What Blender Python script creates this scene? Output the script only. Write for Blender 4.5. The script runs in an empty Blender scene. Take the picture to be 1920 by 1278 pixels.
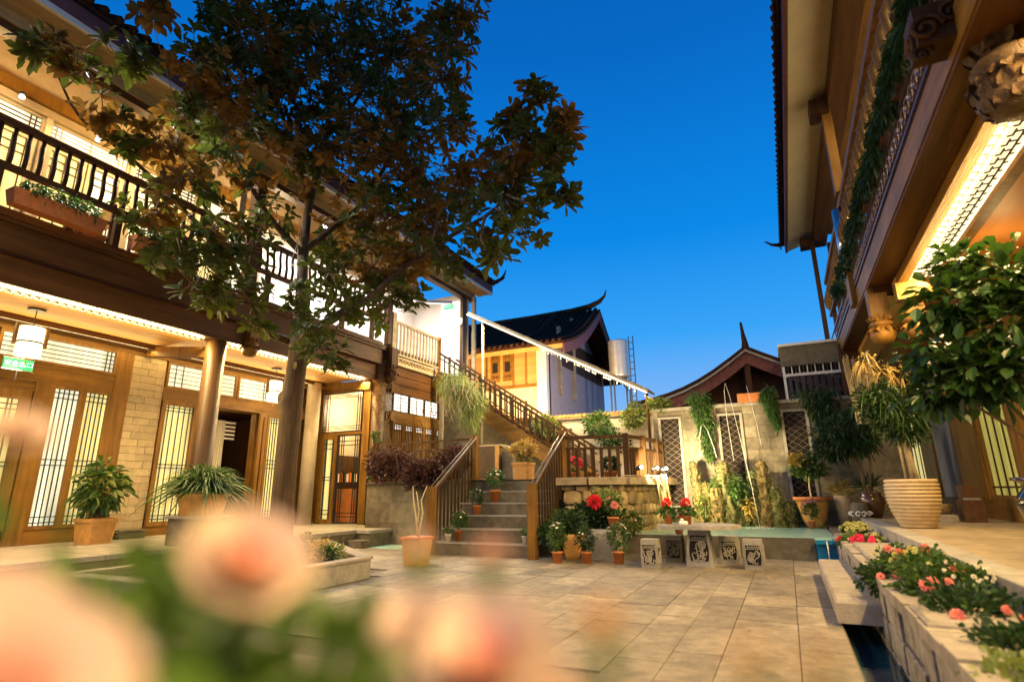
import bpy, math, random
from mathutils import Vector, Matrix, noise
rnd = random.Random(7)
PI = math.pi
S = bpy.context.scene
COL = S.collection
# ------------------------------------------------------------------ camera
cam_d = bpy.data.cameras.new('camera'); cam = bpy.data.objects.new('camera', cam_d); COL.objects.link(cam)
_p, _r, _y = [math.radians(a) for a in (15.05, -0.637, 25.5)]
_F = Vector((-math.sin(_y)*math.cos(_p), math.cos(_y)*math.cos(_p), math.sin(_p)))
_r0 = Vector((math.cos(_y), math.sin(_y), 0)); _u0 = _r0.cross(_F)
_R = math.cos(_r)*_r0+math.sin(_r)*_u0; _U = -math.sin(_r)*_r0+math.cos(_r)*_u0
cam.matrix_world = Matrix.Translation((0, 0, 1.2)) @ Matrix((_R, _U, -_F)).transposed().to_4x4()
cam_d.sensor_width = 36; cam_d.lens = 36*1041.5/1920; cam_d.clip_start = .02; cam_d.clip_end = 900
cam_d.dof.use_dof = True; cam_d.dof.focus_distance = 10.0; cam_d.dof.aperture_fstop = 1.0
S.camera = cam
# ------------------------------------------------------------------ sky
W = bpy.data.worlds.new('World'); S.world = W; W.use_nodes = True
nt = W.node_tree; nt.nodes.clear()
out = nt.nodes.new('ShaderNodeOutputWorld'); bg = nt.nodes.new('ShaderNodeBackground')
sky = nt.nodes.new('ShaderNodeTexSky'); sky.sky_type = 'NISHITA'; sky.sun_disc = False
sky.sun_elevation = math.radians(2); sky.sun_rotation = math.radians(200)
tc = nt.nodes.new('ShaderNodeTexCoord'); sep = nt.nodes.new('ShaderNodeSeparateXYZ'); ramp = nt.nodes.new('ShaderNodeValToRGB')
nt.links.new(tc.outputs['Generated'], sep.inputs[0]); nt.links.new(sep.outputs['Z'], ramp.inputs[0])
e = ramp.color_ramp.elements
e[0].position = 0.0; e[0].color = (.36, .62, .98, 1)
e[1].position = 1.0; e[1].color = (.0, .07, .36, 1)
for p, c in ((.15, (.20, .48, .97)), (.26, (.035, .38, .97)), (.42, (.0, .255, .84)), (.66, (.0, .145, .58))):
    n = e.new(p); n.color = (*c, 1)
mixs = nt.nodes.new('ShaderNodeMix'); mixs.data_type = 'RGBA'; mixs.blend_type = 'MIX'; mixs.inputs['Factor'].default_value = .005
nt.links.new(ramp.outputs[0], mixs.inputs['A']); nt.links.new(sky.outputs[0], mixs.inputs['B'])
nt.links.new(mixs.outputs['Result'], bg.inputs[0]); nt.links.new(bg.outputs[0], out.inputs[0])
bg.inputs[1].default_value = .97
# after-glow of the sun that has set
sd = bpy.data.lights.new('sun', 'SUN'); sd.energy = .04; sd.angle = math.radians(20); sd.color = (1, .85, .75)
so = bpy.data.objects.new('sun', sd); COL.objects.link(so); so.rotation_euler = (math.radians(75), 0, math.radians(200))
# ------------------------------------------------------------------ view
S.view_settings.view_transform = 'Standard'; S.view_settings.look = 'None'
S.view_settings.exposure = 0.0; S.view_settings.gamma = 1.0
S.render.engine = 'CYCLES'
cy = S.cycles
cy.use_denoising = True; cy.denoiser = 'OPENIMAGEDENOISE'
cy.max_bounces = 6; cy.diffuse_bounces = 3; cy.glossy_bounces = 3; cy.transmission_bounces = 4; cy.transparent_max_bounces = 8
cy.sample_clamp_indirect = 4.0; cy.caustics_reflective = False; cy.caustics_refractive = False
# ------------------------------------------------------------------ materials
MATS = {}
def mat(name, col, rough=.7, var=.25, scale=6., bump=.15, metal=0., grain=None, emit=None, estr=0., spec=.4,
        objvar=0., col2=None, trans=0., alpha=None, fine=60., dirt=0.):
    """procedural surface: two noises modulate the colour, a fine one the relief"""
    if name in MATS: return MATS[name]
    m = bpy.data.materials.new(name); m.use_nodes = True; MATS[name] = m
    N = m.node_tree.nodes; L = m.node_tree.links; b = N['Principled BSDF']
    b.inputs['Roughness'].default_value = rough; b.inputs['Metallic'].default_value = metal
    b.inputs['Specular IOR Level'].default_value = spec
    geo = N.new('ShaderNodeNewGeometry'); mp = N.new('ShaderNodeMapping'); L.new(geo.outputs['Position'], mp.inputs[0])
    if grain: mp.inputs['Scale'].default_value = {'x': (.08, 1, 1), 'y': (1, .08, 1), 'z': (1, 1, .08)}[grain]
    n1 = N.new('ShaderNodeTexNoise'); n1.inputs['Scale'].default_value = scale; n1.inputs['Detail'].default_value = 6; n1.inputs['Roughness'].default_value = .65
    L.new(mp.outputs[0], n1.inputs[0])
    r = N.new('ShaderNodeValToRGB'); c2 = col2 or tuple(min(1, c*(1+var)) for c in col); c1 = tuple(c*(1-var) for c in col)
    if col2: c1 = col
    r.color_ramp.elements[0].position = .32; r.color_ramp.elements[0].color = (*c1, 1)
    r.color_ramp.elements[1].position = .68; r.color_ramp.elements[1].color = (*c2, 1)
    L.new(n1.outputs['Fac'], r.inputs[0]); last = r.outputs[0]
    if objvar:
        oi = N.new('ShaderNodeObjectInfo'); hs = N.new('ShaderNodeHueSaturation'); mr = N.new('ShaderNodeMapRange')
        mr.inputs['To Min'].default_value = 1-objvar; mr.inputs['To Max'].default_value = 1+objvar
        L.new(oi.outputs['Random'], mr.inputs[0]); L.new(mr.outputs[0], hs.inputs['Value']); L.new(last, hs.inputs['Color']); last = hs.outputs[0]
    if dirt:
        n3 = N.new('ShaderNodeTexNoise'); n3.inputs['Scale'].default_value = 1.3; n3.inputs['Detail'].default_value = 8; n3.inputs['Roughness'].default_value = .7
        L.new(geo.outputs['Position'], n3.inputs[0])
        rr = N.new('ShaderNodeValToRGB'); rr.color_ramp.elements[0].position = .35; rr.color_ramp.elements[0].color = (1-dirt,)*3+(1,)
        rr.color_ramp.elements[1].position = .6; rr.color_ramp.elements[1].color = (1, 1, 1, 1); L.new(n3.outputs['Fac'], rr.inputs[0])
        mx = N.new('ShaderNodeMix'); mx.data_type = 'RGBA'; mx.blend_type = 'MULTIPLY'; mx.inputs['Factor'].default_value = 1
        L.new(last, mx.inputs['A']); L.new(rr.outputs[0], mx.inputs['B']); last = mx.outputs['Result']
    L.new(last, b.inputs['Base Color'])
    if bump:
        n2 = N.new('ShaderNodeTexNoise'); n2.inputs['Scale'].default_value = fine; n2.inputs['Detail'].default_value = 4
        L.new(mp.outputs[0], n2.inputs[0])
        ad = N.new('ShaderNodeMath'); ad.operation = 'ADD'; L.new(n1.outputs['Fac'], ad.inputs[0]); L.new(n2.outputs['Fac'], ad.inputs[1])
        bp = N.new('ShaderNodeBump'); bp.inputs['Strength'].default_value = bump; bp.inputs['Distance'].default_value = .02
        L.new(ad.outputs[0], bp.inputs['Height']); L.new(bp.outputs[0], b.inputs['Normal'])
    if emit:
        b.inputs['Emission Color'].default_value = (*emit, 1); b.inputs['Emission Strength'].default_value = estr
    if trans: b.inputs['Transmission Weight'].default_value = trans
    return m
def leafmat(name, col, var=.4, rough=.45, tl=.25, spec=.35):
    if name in MATS: return MATS[name]
    m = mat(name, col, rough, var, 3.0, 0, objvar=.15, spec=spec)
    N = m.node_tree.nodes; L = m.node_tree.links; b = N['Principled BSDF']
    t = N.new('ShaderNodeBsdfTranslucent'); t.inputs[0].default_value = (col[0]*1.6, col[1]*1.5, col[2]*.8, 1)
    mx = N.new('ShaderNodeMixShader'); mx.inputs[0].default_value = tl
    L.new(b.outputs[0], mx.inputs[1]); L.new(t.outputs[0], mx.inputs[2]); L.new(mx.outputs[0], N['Material Output'].inputs[0])
    return m
def glow(name, col, s, var=.0, scale=3., grain=None):
    if name in MATS: return MATS[name]
    m = bpy.data.materials.new(name); m.use_nodes = True; MATS[name] = m
    N = m.node_tree.nodes; L = m.node_tree.links; b = N['Principled BSDF']
    b.inputs['Base Color'].default_value = (*[c*.6 for c in col], 1); b.inputs['Roughness'].default_value = .4
    b.inputs['Emission Color'].default_value = (*col, 1); b.inputs['Emission Strength'].default_value = s
    if var:
        geo = N.new('ShaderNodeNewGeometry'); mp = N.new('ShaderNodeMapping'); L.new(geo.outputs['Position'], mp.inputs[0])
        if grain: mp.inputs['Scale'].default_value = {'x': (.05, 1, 1), 'y': (1, .05, 1), 'z': (1, 1, .05)}[grain]
        n = N.new('ShaderNodeTexNoise'); n.inputs['Scale'].default_value = scale; n.inputs['Detail'].default_value = 3; L.new(mp.outputs[0], n.inputs[0])
        mr = N.new('ShaderNodeMapRange'); mr.inputs['From Min'].default_value = .3; mr.inputs['From Max'].default_value = .7
        mr.inputs['To Min'].default_value = s*(1-var); mr.inputs['To Max'].default_value = s*(1+var)
        L.new(n.outputs['Fac'], mr.inputs[0]); L.new(mr.outputs[0], b.inputs['Emission Strength'])
    return m
wood = mat('honey wood', (.205, .100, .017), .5, .35, 9, .2, grain='z', spec=.2, dirt=.3)
woody = mat('honey wood y', (.205, .100, .017), .5, .35, 9, .2, grain='y', spec=.2, dirt=.3)
woodx = mat('honey wood x', (.205, .100, .017), .5, .35, 9, .2, grain='x', spec=.2, dirt=.3)
dwood = mat('dark wood', (.055, .025, .010), .55, .35, 9, .2, grain='z', spec=.12)
dwoody = mat('dark wood y', (.085, .036, .010), .5, .4, 7, .2, grain='y', spec=.12)
dwoodx = mat('dark wood x', (.060, .027, .010), .5, .4, 7, .2, grain='x', spec=.12)
rail_w = mat('railing wood', (.062, .030, .010), .5, .35, 9, .2, grain='z', spec=.12)
pale_w = mat('pale timber', (.42, .33, .20), .6, .2, 7, .15, grain='y', spec=.2, dirt=.3)
ceil_m = mat('ceiling board', (.56, .31, .10), .55, .25, 3, .1, grain='y')
orange_c = mat('orange soffit', (.50, .20, .05), .5, .2, 2.5, .12, grain='y')
plaster = mat('cream plaster', (.50, .42, .30), .85, .12, 3, .2, dirt=.15)
white_p = mat('white plaster', (.66, .62, .58), .85, .06, 3, .1, dirt=.08)
lilac_p = mat('grey plaster', (.32, .28, .30), .85, .08, 3, .1, dirt=.1)
purple = mat('maroon fascia', (.13, .055, .055), .6, .2, 5, .1, spec=.12)
tile_r = mat('roof tile', (.045, .020, .011), .9, .5, 12, .3, objvar=.25, spec=.08)
stone_f = mat('paving stone', (.270, .222, .150), .6, .30, 7, .55, objvar=.24, dirt=.42, fine=45)
ground_m = mat('ground', (.10, .09, .07), .9, .3, 4, .3)
stone_g = mat('grey stone', (.155, .128, .080), .75, .3, 6, .4, objvar=.12, dirt=.4)
stone_c = mat('cast stone', (.33, .30, .245), .75, .2, 8, .35, dirt=.3)
patchy = mat('patchy stone', (.13, .09, .055), .85, .2, 5, .5, col2=(.42, .38, .31), dirt=.2)
stone_t = mat('terrace stone', (.34, .255, .150), .6, .25, 5, .4, objvar=.1, dirt=.3)
stone_w = mat('bench stone', (.34, .29, .225), .8, .2, 6, .35, dirt=.35)
brick_m = mat('pale brick', (.40, .31, .17), .8, .14, 9, .3, objvar=.13)
block_m = mat('wall block', (.27, .225, .150), .85, .25, 6, .5, objvar=.15, dirt=.6)
joint_m = mat('mortar', (.16, .13, .09), .9, .2, 8, .3)
rubble = mat('rubble stone', (.36, .26, .12), .75, .3, 5, .5, objvar=.28, dirt=.3)
moss_r = mat('mossy rock', (.16, .13, .05), .85, .0, 7, 1.0, col2=(.045, .065, .016), fine=30)
goldrock = mat('sandy rock', (.22, .15, .055), .85, .5, 7, 1.0, dirt=.75, fine=30)
terra = mat('terracotta', (.50, .165, .045), .65, .18, 12, .15)
terra_y = mat('ochre pot', (.52, .27, .07), .6, .18, 8, .15)
tan_pot = mat('tan ceramic', (.50, .36, .19), .55, .15, 7, .12)
white_pot = mat('white pot', (.78, .72, .62), .5, .05, 7, .05)
black_g = mat('black glaze', (.018, .014, .014), .12, .3, 7, .03, spec=.7)
brown_g = mat('brown glaze', (.08, .035, .015), .18, .3, 7, .03, spec=.6)
soil = mat('soil', (.04, .025, .015), .95, .3, 20, .6)
bark = mat('bark', (.085, .048, .017), .85, .45, 9, 1.0, grain='z', dirt=.4, fine=40)
twig = mat('twig', (.16, .10, .05), .8, .3, 20, .3)
pale_twig = mat('pale stem', (.50, .40, .22), .7, .2, 20, .3)
metal = mat('steel', (.55, .54, .52), .25, .1, 6, .05, metal=1.)
dmetal = mat('dark metal', (.04, .04, .045), .4, .2, 6, .05, metal=.6)
tank_m = mat('tank steel', (.62, .58, .50), .35, .1, 4, .05, metal=.7)
ac_m = mat('slatted cover', (.13, .09, .05), .6, .2, 6, .1, spec=.12)
curtain = mat('green curtain', (.40, .36, .10), .8, .15, 3, .1)
white_cur = mat('white curtain', (.75, .70, .58), .8, .08, 3, .1)
ink = mat('ink black', (.012, .009, .007), .95, .2, 10, .2)
lilac_f = mat('fretwork metal', (.14, .11, .15), .3, .2, 8, .1, metal=.5)
led = glow('led strip', (1, .78, .38), 3.2, .4, 16); led_r = glow('led panel', (1, .90, .55), 1.15, .12, 6)
led_b = glow('led rope', (1, .84, .52), 4.0)
win_y = glow('lit yellow curtain', (.84, .72, .28), .78, .45, 11, 'z')  # upright streaks in the pane glows paint curtain folds and reflections
win_w = glow('lit frosted glass', (.84, .84, .62), .86, .40, 8, 'z')
win_c = glow('cool lit glass', (.86, .95, .93), 1.05, .25, 5, 'z')
win_b = glow('bright white window', (1, .96, .90), 1.15)
lamp_m = glow('lamp shade', (1, .86, .50), 2.6)
spot_m = glow('spot lens', (.85, .90, 1), 45.)
spotw_m = glow('warm flood lens', (1, .90, .66), 60.)
exit_m = glow('exit sign green', (.0, .40, .12), .9)
exit_t = glow('exit sign letters', (.45, 1, .75), 1.6)
water = mat('pool water', (.36, .60, .48), .22, .12, 1.5, .0, spec=.5, trans=0)
dwater = mat('channel water', (.012, .055, .065), .05, .2, 2, .0, spec=.6)
blue_t = mat('blue pool tile', (.01, .17, .32), .3, .25, 4, .1)
jetw = mat('falling water', (.75, .75, .68), .15, .1, 20, .1, spec=.6)
for nm, sc, st in (('pool water', 9, .10), ('channel water', 5, .12)):
    m = MATS[nm]; N = m.node_tree.nodes; L = m.node_tree.links
    g = N.new('ShaderNodeNewGeometry'); n = N.new('ShaderNodeTexNoise'); n.inputs['Scale'].default_value = sc; n.inputs['Detail'].default_value = 3
    bp = N.new('ShaderNodeBump'); bp.inputs['Strength'].default_value = st; bp.inputs['Distance'].default_value = .05
    L.new(g.outputs['Position'], n.inputs[0]); L.new(n.outputs['Fac'], bp.inputs['Height']); L.new(bp.outputs[0], N['Principled BSDF'].inputs['Normal'])
g_mag = leafmat('magnolia leaf', (.060, .076, .014), rough=.55, spec=.15); g_magb = leafmat('magnolia leaf bronze uplit', (.165, .085, .020), rough=.7, spec=.08)  # bronze underside tone that also paints in warm light from below
g_dark = leafmat('dark leaf', (.020, .050, .012)); g_mid = leafmat('mid leaf', (.050, .105, .020)); g_light = leafmat('light leaf', (.16, .20, .05))
g_yel = leafmat('yellow leaf', (.34, .25, .06)); g_purp = leafmat('purple leaf', (.065, .025, .022)); g_cut = leafmat('broad glossy leaf', (.018, .046, .009), rough=.35)
g_straw = leafmat('straw leaf', (.36, .25, .08)); g_rose = leafmat('rose leaf', (.07, .13, .015))
f_white = leafmat('white petal', (.80, .76, .66), .1); f_red = leafmat('red petal', (.70, .025, .04), .2); f_pink = leafmat('magenta petal', (.75, .06, .16), .2)
f_coral = leafmat('coral petal', (.76, .28, .25), .2); f_lpink = leafmat('pale pink petal', (.72, .34, .36), .15); f_cream = leafmat('cream petal', (.62, .47, .37), .06, tl=.10)
f_cor2 = leafmat('salmon petal', (.70, .40, .31), .08, tl=.10); f_lime = leafmat('lime flower', (.62, .60, .25), .15); f_yc = mat('flower centre', (.7, .42, .05), .8, .2, 30, .2)
f_blush = leafmat('blush petal', (.60, .34, .26), .08, tl=.1)
f_amber = leafmat('amber bud', (.62, .30, .06), .1)
# ------------------------------------------------------------------ mesh helpers
ORG = {}
class MB:
    def __init__(s): s.V = []; s.F = []
    def add(s, vs, fs):
        b = len(s.V); s.V += [tuple(v) for v in vs]; s.F += [tuple(i+b for i in f) for f in fs]
    def box(s, x0, x1, y0, y1, z0, z1):
        x0, x1 = sorted((x0, x1)); y0, y1 = sorted((y0, y1)); z0, z1 = sorted((z0, z1))
        s.add([(x, y, z) for z in (z0, z1) for y in (y0, y1) for x in (x0, x1)],
              [(0, 2, 3, 1), (4, 5, 7, 6), (0, 1, 5, 4), (2, 6, 7, 3), (0, 4, 6, 2), (1, 3, 7, 5)])
        return s
    def bbox(s, x0, x1, y0, y1, z0, z1, b=.01):
        """box with chamfered upper edges"""
        s.prism([(x0, y0), (x1, y0), (x1, y1), (x0, y1)], z0, z1-b)
        v = [(x0, y0, z1-b), (x1, y0, z1-b), (x1, y1, z1-b), (x0, y1, z1-b), (x0+b, y0+b, z1), (x1-b, y0+b, z1), (x1-b, y1-b, z1), (x0+b, y1-b, z1)]
        s.F.pop()
        s.add(v, [(0, 1, 5, 4), (1, 2, 6, 5), (2, 3, 7, 6), (3, 0, 4, 7), (4, 5, 6, 7)])
        return s
    def prism(s, pts, z0, z1):
        n = len(pts); A = [(x, y, z0) for x, y in pts]+[(x, y, z1) for x, y in pts]
        s.add(A, [(i, (i+1) % n, (i+1) % n+n, i+n) for i in range(n)]+[tuple(range(n-1, -1, -1)), tuple(range(n, 2*n))])
        return s
    def beam(s, a, b, w, h, up=(0, 0, 1)):
        a = Vector(a); b = Vector(b); d = (b-a).normalized(); up = Vector(up)
        if abs(d.dot(up)) > .97: up = Vector((0, 1, 0))
        sd_ = d.cross(up).normalized(); u = sd_.cross(d).normalized()
        vs = [p+sd_*sx*w/2+u*sz*h/2 for p in (a, b) for sz in (-1, 1) for sx in (-1, 1)]
        s.add(vs, [(0, 1, 3, 2), (4, 6, 7, 5), (0, 4, 5, 1), (2, 3, 7, 6), (0, 2, 6, 4), (1, 5, 7, 3)])
        return s
    def tube(s, pts, rad, n=6, cap=True):
        pts = [Vector(p) for p in pts]; k = len(pts)
        if not isinstance(rad, (list, tuple)): rad = [rad]*k
        vs = []; ref = None
        for i, p in enumerate(pts):
            d = (pts[min(i+1, k-1)]-pts[max(i-1, 0)])
            d = d.normalized() if d.length > 1e-9 else Vector((0, 0, 1))
            if ref is None: ref = Vector((1, 0, 0)) if abs(d.x) < .9 else Vector((0, 1, 0))
            a = (ref-d*ref.dot(d)).normalized(); b = d.cross(a); ref = a
            vs += [p+(a*math.cos(t)+b*math.sin(t))*rad[i] for t in [2*PI*j/n for j in range(n)]]
        fs = [(i*n+j, i*n+(j+1) % n, (i+1)*n+(j+1) % n, (i+1)*n+j) for i in range(k-1) for j in range(n)]
        if cap: fs += [tuple(range(n-1, -1, -1)), tuple(range((k-1)*n, k*n))]
        s.add(vs, fs); return s
    def lathe(s, prof, cx, cy, n=20, sq=None):
        vs = []
        for r, z in prof:
            for j in range(n):
                t = 2*PI*(j+.5)/n; c, q = math.cos(t), math.sin(t)
                k = 1/max(abs(c), abs(q)) if sq else 1
                k = 1+(k-1)*sq if sq else 1
                vs.append((cx+r*c*k, cy+r*q*k, z))
        k = len(prof)
        fs = [(i*n+j, i*n+(j+1) % n, (i+1)*n+(j+1) % n, (i+1)*n+j) for i in range(k-1) for j in range(n)]
        fs += [tuple(range(n-1, -1, -1)), tuple(range((k-1)*n, k*n))]
        s.add(vs, fs); return s
    def leaf(s, p, d, up, L, w, droop=.25, fold=.12):
        p = Vector(p); d = Vector(d).normalized(); up = Vector(up)
        sd_ = d.cross(up)
        if sd_.length < 1e-3: sd_ = d.cross(Vector((1, .3, 0)))
        sd_.normalize(); u = sd_.cross(d).normalized()
        def q(t, sx): return p+d*L*t-Vector((0, 0, 1))*droop*L*t*t+sd_*sx*w/2+u*abs(sx)*fold*w
        s.add([q(0, 0), q(.38, -.8), q(.38, .8), q(.38, 0), q(.74, -.95), q(.74, .95), q(.74, 0), q(1, 0)],
              [(0, 3, 1), (0, 2, 3), (1, 3, 6, 4), (3, 2, 5, 6), (4, 6, 7), (6, 5, 7)])
    def blade(s, p, d, up, L, w, droop=.6, n=4):
        p = Vector(p); d = Vector(d).normalized(); sd_ = d.cross(Vector(up))
        if sd_.length < 1e-3: sd_ = Vector((1, 0, 0))
        sd_.normalize(); vs = []
        for i in range(n+1):
            t = i/n; c = p+d*L*t-Vector((0, 0, 1))*droop*L*t*t; ww = w*(1-t)**.6*min(1, .5+t*2)/2
            vs += [c-sd_*ww, c+sd_*ww]
        s.add(vs, [(2*i, 2*i+1, 2*i+3, 2*i+2) for i in range(n)])
    def build(s, name, m, parent=None, smooth=False, stuff=False, label=None, org=None):
        o0 = ORG.get(parent.name, Vector()) if parent else (Vector(org) if org else Vector())
        me = bpy.data.meshes.new(name); me.from_pydata([tuple(Vector(v)-o0) for v in s.V], [], s.F); me.materials.append(m)
        if smooth: me.polygons.foreach_set('use_smooth', [True]*len(me.polygons))
        me.update(); o = bpy.data.objects.new(name, me); COL.objects.link(o)
        if parent: o.parent = parent; ORG[o.name] = o0
        else: o.location = o0; ORG[o.name] = o0
        if stuff: o['kind'] = 'stuff'
        if label: o['label'] = label
        return o
def thing(name, label, cat, loc=(0, 0, 0), group=None):
    o = bpy.data.objects.new(name, None); COL.objects.link(o); o.empty_display_size = .2
    o.location = loc; ORG[o.name] = Vector(loc); o['label'] = label; o['category'] = cat
    if group: o['group'] = group
    return o
def tag(o, label, cat, group=None):
    o['label'] = label; o['category'] = cat
    if group: o['group'] = group
    return o
def struct(name, mb, m, smooth=False, parent=None):
    o = mb.build(name, m, parent, smooth)
    if not parent: o['kind'] = 'structure'
    return o
_UC = {}
def ubox(name, m, parent, x0, x1, y0, y1, z0, z1, bev=0, rz=0, jit=0):
    """one separate box-shaped piece; pieces of one material share mesh data"""
    x0, x1 = sorted((x0, x1)); y0, y1 = sorted((y0, y1)); z0, z1 = sorted((z0, z1))
    k = (m.name, bev)
    if k not in _UC:
        b = MB()
        if bev:
            q = bev; pts = []
            for z, i in ((-.5, q), (-.5+q, 0), (.5-q, 0), (.5, q)):
                pts += [(-.5+i, -.5+i, z), (.5-i, -.5+i, z), (.5-i, .5-i, z), (-.5+i, .5-i, z)]
            b.add(pts, [(3, 2, 1, 0), (12, 13, 14, 15)]+[(r*4+j, r*4+(j+1) % 4, r*4+4+(j+1) % 4, r*4+4+j) for r in range(3) for j in range(4)])
        else: b.box(-.5, .5, -.5, .5, -.5, .5)
        me = bpy.data.meshes.new('piece'); me.from_pydata(b.V, [], b.F); me.materials.append(m); me.update(); _UC[k] = me
    o = bpy.data.objects.new(name, _UC[k]); COL.objects.link(o)
    o0 = ORG.get(parent.name, Vector()) if parent else Vector()
    o.location = Vector(((x0+x1)/2, (y0+y1)/2, (z0+z1)/2))-o0; o.scale = (x1-x0, y1-y0, z1-z0)
    if rz: o.rotation_euler.z = rz
    if parent: o.parent = parent
    return o
def inst(src_mesh, name, parent, loc, rot=(0, 0, 0), sc=1.):
    o = bpy.data.objects.new(name, src_mesh); COL.objects.link(o)
    o0 = ORG.get(parent.name, Vector()) if parent else Vector()
    o.location = Vector(loc)-o0; o.rotation_euler = rot; o.scale = (sc,)*3 if not isinstance(sc, (tuple, list)) else sc
    if parent: o.parent = parent
    return o
def mesh_of(mb, name, m, smooth=False):
    me = bpy.data.meshes.new(name); me.from_pydata(mb.V, [], mb.F); me.materials.append(m)
    if smooth: me.polygons.foreach_set('use_smooth', [True]*len(me.polygons))
    me.update(); return me
def copy_thing(root, loc, rz=0, label=None, sc=1.):
    r = root.copy(); COL.objects.link(r); r.location = loc; r.rotation_euler.z = rz; r.scale = (sc,)*3
    if label: r['label'] = label
    for ch in list(root.children):
        c = ch.copy(); COL.objects.link(c); c.parent = r
        for g in ch.children:
            d = g.copy(); COL.objects.link(d); d.parent = c
    return r
LP = 2.2
def area(name, loc, sx, sy, power, col, rot=(0, 0, 0), spread=180):
    l = bpy.data.lights.new(name, 'AREA'); l.shape = 'RECTANGLE'; l.size = sx; l.size_y = sy; l.energy = power*LP; l.color = col; l.spread = math.radians(spread)
    o = bpy.data.objects.new(name, l); COL.objects.link(o); o.location = loc; o.rotation_euler = rot; return o
def point(name, loc, power, col, r=.08):
    l = bpy.data.lights.new(name, 'POINT'); l.energy = power*LP; l.color = col; l.shadow_soft_size = r
    o = bpy.data.objects.new(name, l); COL.objects.link(o); o.location = loc; return o
def spot(name, loc, to, power, col, ang=70, r=.06, blend=.6):
    l = bpy.data.lights.new(name, 'SPOT'); l.energy = power*LP; l.color = col; l.spot_size = math.radians(ang); l.spot_blend = blend; l.shadow_soft_size = r
    o = bpy.data.objects.new(name, l); COL.objects.link(o); o.location = loc
    o.rotation_euler = (Vector(to)-Vector(loc)).to_track_quat('-Z', 'Y').to_euler(); return o
WARM = (1, .68, .27); WARM2 = (1, .77, .42); COOL = (.86, .92, 1)
def rv(a, b): return rnd.uniform(a, b)
def rdir():
    while True:
        v = Vector((rv(-1, 1), rv(-1, 1), rv(-1, 1)))
        if .05 < v.length < 1: return v.normalized()
# ================================================================== SETTING
gm = MB(); gm.box(-120, 120, -60, 200, -1.2, -.6); struct('ground', gm, ground_m)
gb = MB(); gb.box(-16, .30, -3, 11.25, -.6, -.014); gb.box(.66, 6, -3, 17, -.6, -.02); gb.box(-16, 6, 11.25, 20, -.6, -.02)
struct('courtyard_base', gb, joint_m)
pav = MB(); pav.box(-12, .30, -3, 3.6, -.013, -.004)
paving = struct('courtyard_paving', pav, stone_f)
_x = .29; ci = 0
while _x > -8.6:
    w = .52 if ci % 3 == 1 else .36
    yv = 3.62+rv(0, .5)
    while yv < 11.2:
        l = rnd.choice((.72, .78, .9))
        y1 = min(yv+l, 11.22)
        if not (_x-w < -5.75 and yv < 6.9) and (_x > -7.6 or yv > 6):
            ubox('paving_slab', stone_f, paving, _x-w+.004, _x-.004, yv+.004, y1-.004, -.06, rv(-.003, .003), bev=.01)
        yv = y1
    _x -= w; ci += 1
# channel
ch = MB(); ch.box(.30, .66, -3, 11.0, -.5, -.40); ch.box(.285, .30, -3, 11, -.4, -.02); struct('channel_bed', ch, blue_t)
cw = MB(); cw.box(.30, .66, -3, 10.98, -.17, -.14); struct('channel_water', cw, dwater)
# left walkway
lw = MB(); lw.box(-12.3, -9.1, -2, 10.6, -.02, .30); lw.box(-12.3, -8.7, 10.6, 12.3, -.02, .30); lw.box(-9.3, -8.62, 10.25, 10.6, -.02, .16)
walk = struct('left_walkway', lw, stone_g)
yy = 2.0
while yy < 12.2:
    for x0, x1 in ((-12.28, -11.3), (-11.3, -10.2), (-10.2, -9.06)):
        ubox('walkway_slab', stone_c, walk, x0+.004, x1-.004, yy+.004, min(yy+.8, 12.28)-.004, .29, .36+rv(-.002, .002), bev=.01)
    yy += .8
ubox('walkway_slab', stone_c, walk, -9.05, -8.66, 10.56, 11.4, .29, .36, bev=.01); ubox('walkway_slab', stone_c, walk, -9.05, -8.66, 11.41, 12.28, .29, .36, bev=.01)
# little pool beside the step
lp = MB(); lp.box(-9.0, -6.6, 10.45, 11.28, -.02, .008); struct('side_pool_water', lp, water)
# right terrace
ZD = .60
rt = MB(); rt.box(1.40, 3.4, -3, 21, -.02, ZD-.06); rt.box(3.4, 5, 14.5, 21, -.02, ZD-.06); rterr = struct('right_terrace', rt, stone_g)
yy = 1.5
while yy < 20.5:
    ubox('kerb_stone', stone_c, rterr, 1.20, 1.42, yy+.004, yy+1.196, .28, ZD+.012, bev=.02)
    ubox('terrace_slab', stone_t, rterr, 1.424, 2.40, yy+.003, yy+1.197, ZD-.07, ZD, bev=.008); ubox('terrace_slab', stone_t, rterr, 2.406, 3.38, yy+.003, yy+1.197, ZD-.07, ZD, bev=.008)
    yy += 1.2
# planter bed on the right: stepped blocks + soil
pb = MB(); pb.box(.66, .80, -2, 11.2, -.4, .30); pb.box(.66, 1.21, 11.2, 14.4, -.3, .40)
pbed = struct('planter_wall', pb, joint_m)
yy = 1.2
while yy < 11.1:
    l = rv(.28, .42)
    for k, (z0, z1) in enumerate(((-.30, -.10), (-.10, .12), (.12, .34))):
        ubox('stone_block', patchy, pbed, .625-rv(0, .03), .82, yy+.01, yy+l-.01, z0+.01, z1-.005, bev=.05)
    ubox('cap_stone', stone_w, pbed, .60, .86, yy+.005, yy+l-.005, .34, .43+rv(-.01, .01), bev=.03)
    yy += l
sb = MB(); sb.box(.80, 1.22, -2, 11.2, .1, .32); struct('bed_soil', sb, soil)
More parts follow.
